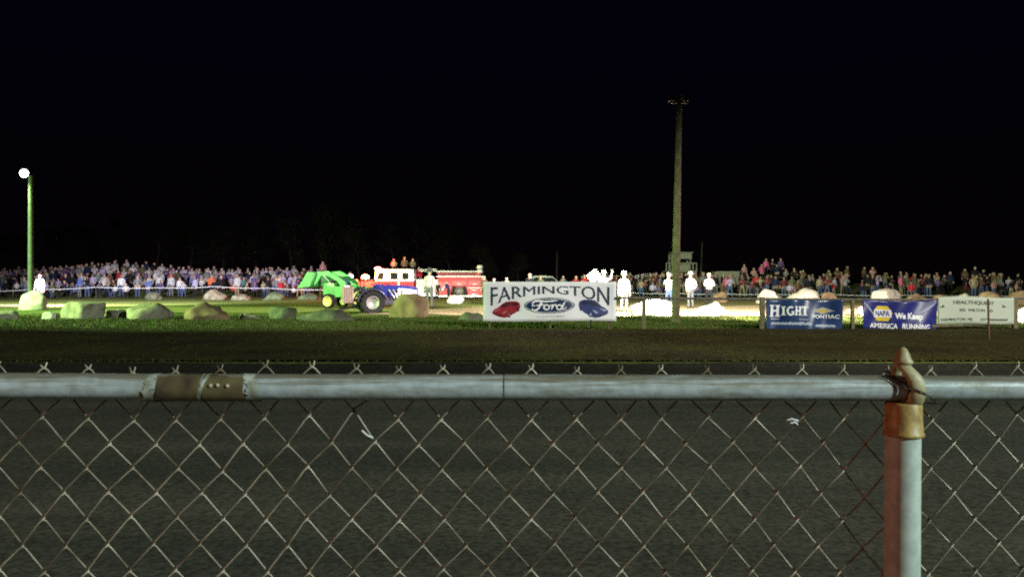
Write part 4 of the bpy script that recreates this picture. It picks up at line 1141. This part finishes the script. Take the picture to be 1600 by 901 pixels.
for zz in (423.5, 421): mb.tube([(ex(655), .2, ez(zz)), (ex(682), .2, ez(zz - .5))], .03, 6)
mb.build('ladder', M_fw, fe)
lt_ = MB().tube([(ex(749), .3, ez(431)), (ex(749), .3, ez(419))], .07, 8).build('light_mast', M_fix, fe)
for py in (416.5, 423): MB().lathe([(.05, -.16), (.22, -.14), (.24, 0), (.18, .1), (.03, .12)], (ex(749.5), .25, ez(py)), 'z', 14).build('mast_lamp', M_fw, lt_)
MB().box((ex(747), .3, ez(427)), (.35, .4, .4)).build('tail_lamp', M_red, fe, bevel=.04)
wheel(fe, ex(717.5), .16, .60, .34, .30, M_rimd); wheel(fe, ex(717.5), DW - .16, .60, .34, .30, M_rimd, side=1)
wheel(fe, ex(602), .16, .60, .34, .30, M_rimd); wheel(fe, ex(602), DW - .16, .60, .34, .30, M_rimd, side=1)
def lamp_part(name, px, py, r_, col, st, sq=(1, 1, 1), yy=-.05, watts=0, lc=None):
    mb = MB(); mb.ball((ex(px), yy, ez(py)), r_, 8, sq); o = mb.build(name, mat(name + ' lens %d' % px, col, .4, emit=col, estr=st), fe, True)
    if watts: point(name + '_light', fe.location + Vector((ex(px), yy - r_ - .12, ez(py))), watts, lc or col, .1)
lamp_part('beacon', 589.5, 419.5, .17, (1, .25, .22), 9, (1.6, 1, .8), .3, 700, (1, .05, .05))
lamp_part('amber_lamp', 571, 433, .24, (1, .58, .22), 7, (1.25, 1, .9), -.05, 1500, (1, .20, .04))
lamp_part('red_lamp', 557, 441, .17, (1, .05, .07), 1.6, (1, 1, 1.5), -.1, 500, (1, .05, .05))
lamp_part('white_lamp', 547.5, 431.5, .19, (1, .80, .92), 6, (1, 1, .8), .1)
lamp_part('white_lamp', 547.5, 436.2, .13, (1, .70, .86), 5, (1.2, 1, .7), .1)
# spectators sitting on the engine roof
for px, hgt, sh_, lb in ((613, 1.5, 'tan', 'left one of the people sitting on the fire engine cab roof'), (630, 1.75, 'brown', 'middle and tallest person sitting on the fire engine cab roof'), (643, 1.5, 'olive', 'right one of the people sitting on the fire engine cab roof')):
    person('sit', fe.location + Vector((ex(px), .75 + .1, ez(420) - .36 * hgt / 1.775)), R(10), hgt, sh_, 'dark', 'brown', lb, 'people on the fire engine roof')
person('stand', fe.location + Vector((ex(651.5), 1.4, .72)), R(-20), 1.72, 'red', 'dark', 'red' if False else 'brown', 'person in bright red standing behind the fire engine cab')

# ------------------------------------------------------------------ blue pulling tractor
d = 34.6
M_blue = mat('metallic blue paint', (.022, .03, .24), .22, .3, var=.1, spec=.7)
M_wp = mat('painted white hood glare', (.78, .80, .86), .3, spec=.6)  # white for the painted hood glare, shared with the lamp strip
M_dk = mat('dark iron', (.05, .045, .055), .5, .4)
M_wgt = mat('pinkish grey weights', (.42, .30, .27), .7, col2=(.26, .18, .16), scale=9)
bt_ = thing('pulling_tractor', 'blue pulling tractor with painted white hood glare and silver-rimmed rear wheels', 'tractor', (GX(580, d), d + .2, 0), R(17))
# local x to the tractor's front (right), y away
for yy, sd in ((-.02, -1), (1.25, 1)): wheel(bt_, 0, yy, .47, .46, .265, M_rims, 16, sd)
for yy, sd in ((.18, -1), (1.05, 1)): wheel(bt_, 1.35, yy, .25, .18, .14, M_rimd, 0, sd)
MB().box((.5, .61, .52), (1.9, .36, .32)).build('chassis', M_dk, bt_, bevel=.03)
MB().tube([(0, 0, .47), (0, 1.25, .47)], .08, 12).build('rear_axle', M_dk, bt_)
for yy in (-.02, 1.25):
    a = [(.60 * math.cos(R(q)), .47 + .57 * math.sin(R(q))) for q in range(10, 176, 15)]; b = [(.56 * math.cos(R(q)), .47 + .53 * math.sin(R(q))) for q in range(175, 9, -15)]
    MB().prism(a + b, yy - .22, yy + .22).build('fender', mat('dark purple fender', (.05, .035, .09), .3, .2, spec=.6), bt_, bevel=.01)
hood = MB().prism([(.42, .68), (1.95, .66), (2.02, .78), (1.95, 1.08), (1.6, 1.16), (.42, 1.20)], .40, .86).build('hood', M_blue, bt_, bevel=.07)
MB().prism([(1.0, .74), (1.90, .70), (1.93, .95), (1.55, 1.02), (1.15, 1.05)], .375, .40).build('hood_glare', M_wp, hood, bevel=.008)  # floodlight glare on the hood, modelled as a thin white panel
MB().box((2.02, .63, .88), (.06, .36, .32)).build('grille', M_chrome, hood)
MB().box((.30, .63, 1.10), (.34, .55, .24)).build('dash_panel', M_blue, bt_, bevel=.05)
MB().prism([(-.22, .80), (.12, .80), (.08, .90), (-.12, .92), (-.2, 1.16), (-.28, 1.16)], .42, .84).build('seat', M_dk, bt_, bevel=.03)
MB().tube([(.22, .63, 1.1), (.05, .63, 1.22)], .02, 8).build('steering_column', M_dk, bt_)
rw = MB().box((-.95, .42, .78), (.42, .78, .66)).build('weight_box', M_wgt, bt_, bevel=.02)
mb = MB()
for k_ in range(6): mb.box((-.95, .06 + .145 * k_ * 1.0, 1.125), (.40, .1, .03))
for k_ in range(4): mb.box((-1.09 + .095 * k_, .022, .78), (.05, .02, .60))
mb.build('weight_plate', mat('dark weight slats', (.24, .16, .15), .7), rw)
MB().box((-1.02, .02, 1.14), (.22, .1, .06)).build('lamp_strip', M_wp, rw)
MB().box((-.5, .55, .55), (.9, .3, .12)).build('drawbar', M_dk, bt_)
MB().tube([(1.2, .63, 1.15), (1.2, .63, 1.45)], .05, 10).build('exhaust', M_chrome, bt_, True)
for yy in (.14, 1.12): MB().tube([(-.34, yy, .85), (-.30, yy, 1.42), (.25, yy, 1.40), (.45, yy, 1.0)], .028, 8).build('roll_bar', M_dk, bt_, True)
for yy in (.3, .96): MB().tube([(-.2, yy, .4), (-1.15, yy, .18), (-1.3, yy, .16)], .03, 8).build('wheelie_bar', M_dk, bt_, True)
for k_ in range(4): MB().tube([(.75 + .18 * k_, .38, .98), (.78 + .18 * k_, .28, .92), (.95 + .12 * k_, .26, .66)], .03, 8).build('header_pipe', M_chrome, bt_, True)
MB().tube([(1.35, .2, .45), (1.35, 1.05, .45)], .05, 8).build('front_axle', M_dk, bt_)

# ------------------------------------------------------------------ green loader tractor (faces left)
d = 41.5; s = d / F
M_gr = mat('tractor green', (.030, .26, .045), .35, var=.15, spec=.5)
M_gl = mat('loader green', (.06, .34, .09), .4, var=.2, spec=.5)
gt = thing('loader_tractor', 'green loader tractor with raised bucket and yellow wheels', 'loader tractor', (GX(514, d), d, 0), R(-22))
ca = math.cos(R(22))
lx_ = lambda px: (px - 514) * s / ca
lz = lambda py: CZ - (py - HY) * s
wheel(gt, 0, -.05, .36, .24, .245, M_rimy); wheel(gt, 0, 1.15, .36, .24, .245, M_rimy, side=1)
for yy, sd in ((-.12, -1), (1.25, 1)): wheel(gt, 1.85, yy, .52, .38, .32, M_rimy, 14, sd)
MB().prism([(lx_(498), lz(461)), (lx_(523), lz(462)), (lx_(523), lz(441)), (lx_(503), lz(441)), (lx_(498), lz(444))], .25, .95).build('nose', M_gr, gt, bevel=.04)
MB().box(((lx_(507) + lx_(519)) / 2, .235, lz(444.5)), (lx_(519) - lx_(507), .02, .09)).build('headlight', mat('pale lamp strip', (.75, .85, .6), .3), gt)
MB().prism([(lx_(524), lz(463)), (2.0, lz(463)), (2.0, lz(448)), (lx_(524), lz(445))], .35, .85).build('hood', M_gr, gt, bevel=.04)
MB().box((1.7, .6, .62), (.5, .8, .1)).build('deck', M_dk, gt); MB().prism([(1.6, .66), (2.0, .66), (2.06, 1.0), (1.96, 1.0), (1.9, .76), (1.6, .76)], .4, .8).build('seat', M_dk, gt, bevel=.02)
for yy in (.02, 1.08):
    arm = [(lx_(545), lz(452)), (lx_(536), lz(450)), (lx_(528), lz(440)), (lx_(512), lz(431)), (lx_(500), lz(431)), (lx_(489), lz(446)), (lx_(483), lz(444)), (lx_(494), lz(424.5)), (lx_(511), lz(423)), (lx_(524), lz(429)), (lx_(541), lz(440))]
    MB().prism(arm, yy, yy + .12).build('loader_arm', M_gl, gt, bevel=.015)
    MB().prism([(lx_(524), lz(464)), (lx_(534), lz(464)), (lx_(536), lz(447)), (lx_(524), lz(447))], yy - .02, yy + .1).build('loader_post', M_gr, gt, bevel=.01)
    MB().tube([(lx_(527), yy + .06, lz(455)), (lx_(505), yy - .03, lz(430))], .035, 8).build('lift_cylinder', M_chrome, gt, True)
    MB().tube([(lx_(507), yy + .06, lz(426.5)), (lx_(478), yy + .06, lz(436))], .035, 8).build('tilt_cylinder', mat('pale green steel', (.35, .55, .40), .4, .3), gt, True)
bk = [(lx_(462), lz(450)), (lx_(466), lz(445)), (lx_(479), lz(425.5)), (lx_(490), lz(424.5)), (lx_(492), lz(428)), (lx_(484), lz(447)), (lx_(480), lz(449)), (lx_(482), lz(440)), (lx_(486), lz(430)), (lx_(481), lz(430)), (lx_(468), lz(449))]
MB().prism(bk, -.12, 1.34).build('bucket', mat('worn green bucket', (.16, .40, .18), .5, col2=(.08, .25, .09), scale=5), gt, bevel=.01)
for yy in (-.14, 1.34): MB().prism([(lx_(463), lz(450)), (lx_(479), lz(425.5)), (lx_(490), lz(425)), (lx_(484), lz(447))], yy, yy + .02).build('bucket_side', M_gl, gt)

# ------------------------------------------------------------------ parked vehicles behind
def parked_car(px, d, m, rz, label, H0=1.45, L=4.4):
    t = thing('parked_car', label, 'car', (GX(px, d), d, H(GX(px, d), d)), rz, 'cars parked behind the crowd')
    h = H0 / 1.45
    b = MB().prism([(-2.2, .32), (2.15, .32), (2.2, .62), (2.1, .80), (1.25, .92), (-1.4, .95), (-2.1, .88), (-2.22, .6)], -.85, .85).build('body', m, t, bevel=.08)
    b.scale = (1, 1, h)
    c_ = MB().prism([(-1.75, .93), (1.15, .90), (.45, 1.40), (-.1, 1.46), (-1.0, 1.45), (-1.45, 1.32)], -.72, .72).build('cabin', m, t, bevel=.06); c_.scale = (1, 1, h)
    gl_ = MB().prism([(-1.45, .97), (.95, .94), (.42, 1.33), (-.9, 1.36), (-1.3, 1.26)], -.735, .735).build('window', M_glass, t); gl_.scale = (1, 1, h)
    for x in (-1.35, 1.35):
        for yy, sd in ((-.76, -1), (.76, 1)): wheel(t, x, yy, .32, .2, .2, M_rims, 0, sd)
    for yy in (-.6, .6): MB().box((2.17, yy, .68 * h), (.06, .3, .14)).build('headlight', M_fw, t)
parked_car(853, 72, mat('white car paint', (.70, .70, .70), .3, spec=.5), R(8), 'white car behind the big white banner', 1.72)
parked_car(1020, 82, mat('black car paint', (.012, .012, .015), .25, spec=.5), R(-5), 'black car among the crowd left of the judging stand', 1.6)
d = 86; s = d / F
tt = thing('cargo_trailer', 'pale boxy trailer roof showing above the crowd right of officials', 'trailer', (GX(1138, d), d, H(GX(1138, d), d)))
tz = CZ - (425 - HY) * s - tt.location.z
MB().box((0, 1, .45 + (tz - .45) / 2), (36 * s, 1.9, tz - .45)).build('box_body', mat('pale trailer panels', (.26, .25, .20), .6), tt, bevel=.05)
MB().box((0, 1, tz + .03), (38 * s, 2.0, .06)).build('roof', mat('pale trailer roof', (.48, .46, .38), .6), tt)
for x in (-.4, .4): wheel(tt, x, .1, .32, .2, .2, M_rims)
MB().tube([(18 * s, 1, .5), (18 * s + .9, 1, .45)], .05, 6).build('hitch', M_dk, tt)
# pickup behind the loader carrying a standing spectator
pk = thing('pickup_truck', 'dark pickup truck behind the green loader, spectator standing in its bed', 'pickup truck', (GX(520, 71), 71, H(GX(520, 71), 71)))
MB().prism([(-2.6, .45), (2.5, .45), (2.55, .8), (2.4, 1.0), (-2.6, 1.0)], -.9, .9).build('body', mat('dark green car paint', (.012, .02, .014), .3), pk, bevel=.06)
MB().prism([(-.3, 1.0), (1.4, 1.0), (.95, 1.6), (-.2, 1.62)], -.8, .8).build('cabin', mat('dark green car paint', (.012, .02, .014), .3), pk, bevel=.06)
for x in (-1.7, 1.6):
    for yy, sd in ((-.8, -1), (.8, 1)): wheel(pk, x, yy, .38, .25, .22, M_rims, 0, sd)
person('stand', pk.location + Vector((-.45 + GX(513, 71) - GX(520, 71), 0, 1.0)), R(10), 1.72, 'dusty pink', 'dark', 'brown', 'person in dusty pink standing high behind the green loader')

# ------------------------------------------------------------------ trees behind the left crowd
M_bark = mat('dark bark', (.06, .05, .04), .9, bump=.5, scale=5)
L1 = mat('leaf deep green', (.04, .045, .02), .8, spec=.1); L2 = mat('leaf brownish', (.055, .042, .022), .8, spec=.1); L3 = mat('leaf pale', (.075, .07, .045), .8, spec=.1)
def tree_proto(seed, h, spread, bare):
    q = random.Random(seed)
    t = thing('tree', 'dark leafy tree behind the crowd', 'tree')
    mb = MB(); tips = []
    trunk = [Vector((0, 0, -.2))]; n = 7
    for i in range(1, n): trunk.append(Vector((q.gauss(0, .18) * i * .5, q.gauss(0, .18) * i * .5, h * .82 * i / (n - 1))))
    mb.tube(trunk, [.26 * (1 - .85 * i / (n - 1)) for i in range(n)], 8)
    for i in range(16):
        k_ = q.uniform(.25, .98); b = trunk[0].lerp(trunk[-1], k_); idx = min(n - 2, int(k_ * (n - 1))); b = trunk[idx].lerp(trunk[idx + 1], k_ * (n - 1) - idx)
        a = q.uniform(0, 6.28); L_ = spread * (1.15 - .7 * k_) * q.uniform(.6, 1.1)
        e = b + Vector((math.cos(a) * L_, math.sin(a) * L_, L_ * q.uniform(.35, .9))); m_ = b.lerp(e, .5) + Vector((0, 0, -.1 * L_))
        mb.tube([b, m_, e], [.09 * (1.2 - k_), .055 * (1.2 - k_), .015], 5); tips += [e, m_.lerp(e, .5), m_]
    mb.build('trunk', M_bark, t, True)
    vs = []; fs = []; mi = []
    for c in tips:
        R_ = spread * q.uniform(.18, .36); cm = q.choice((0, 0, 1, 2))
        for _ in range(int(60 * (1 - bare))):
            p = c + Vector((q.gauss(0, 1), q.gauss(0, 1), q.gauss(0, .8))) * R_ * .6
            u_ = Vector((q.gauss(0, 1), q.gauss(0, 1), q.gauss(0, 1))).normalized(); v_ = u_.orthogonal().normalized(); z_ = q.uniform(.10, .22)
            k = len(vs); vs += [p - u_ * z_, p + v_ * z_ * .5, p + u_ * z_, p - v_ * z_ * .5]; fs.append((k, k + 1, k + 2, k + 3)); mi.append(cm if q.random() < .7 else q.choice((0, 1, 2)))
    me = bpy.data.meshes.new('crown'); me.from_pydata(vs, [], fs)
    for m in (L1, L2, L3): me.materials.append(m)
    for p, i in zip(me.polygons, mi): p.material_index = i
    o = bpy.data.objects.new('crown', me); C.objects.link(o); o.parent = t
    return t
protos = [tree_proto(1, 11, 3.4, .1), tree_proto(2, 12, 3.0, .35), tree_proto(3, 10, 3.6, .0), tree_proto(4, 11.5, 2.8, .6)]
used = set()
places = [(-30, 375, 0, 'at left picture edge'), (20, 352, 2, 'left of the lamp post'), (85, 345, 1, 'just right of the lamp post'), (130, 338, 0, 'above the flat-topped boulder'), (185, 318, 3, 'with bare limbs above the humped boulder'), (245, 312, 1, 'above the far small stone'),
          (300, 320, 2, 'above the domed boulder'), (350, 330, 3, 'with bare limbs right of the domed boulder'), (400, 318, 0, 'above the left crowd end'), (455, 325, 1, 'above the loader bucket'), (510, 305, 2, 'tallest, above the green loader'), (560, 345, 0, 'above the fire engine lights'),
          (612, 338, 1, 'above the fire engine cab'), (652, 320, 3, 'with bare pale limbs above the hatted man'), (700, 340, 2, 'above the fire engine body'), (748, 372, 0, 'above the fire engine tail'), (810, 388, 1, 'above the big white banner')]
for px, top, k, where in places:
    d = rng.uniform(108, 122); t = protos[k] if k not in used else copy_tree(protos[k]); used.add(k)
    hh = (11, 12, 10, 11.5)[k] * 1.02; want = CZ - (top - HY) * d / F
    t.location = (GX(px, d), d, H(GX(px, d), d) - .05); sc_ = (want - t.location.z) / hh; t.scale = (sc_ * rng.uniform(.9, 1.15), sc_, sc_); t.rotation_euler = (0, 0, rng.uniform(0, 6.28))
    tag(t, f'dim tree behind the crowd, {where}', 'tree', 'trees behind the left crowd')
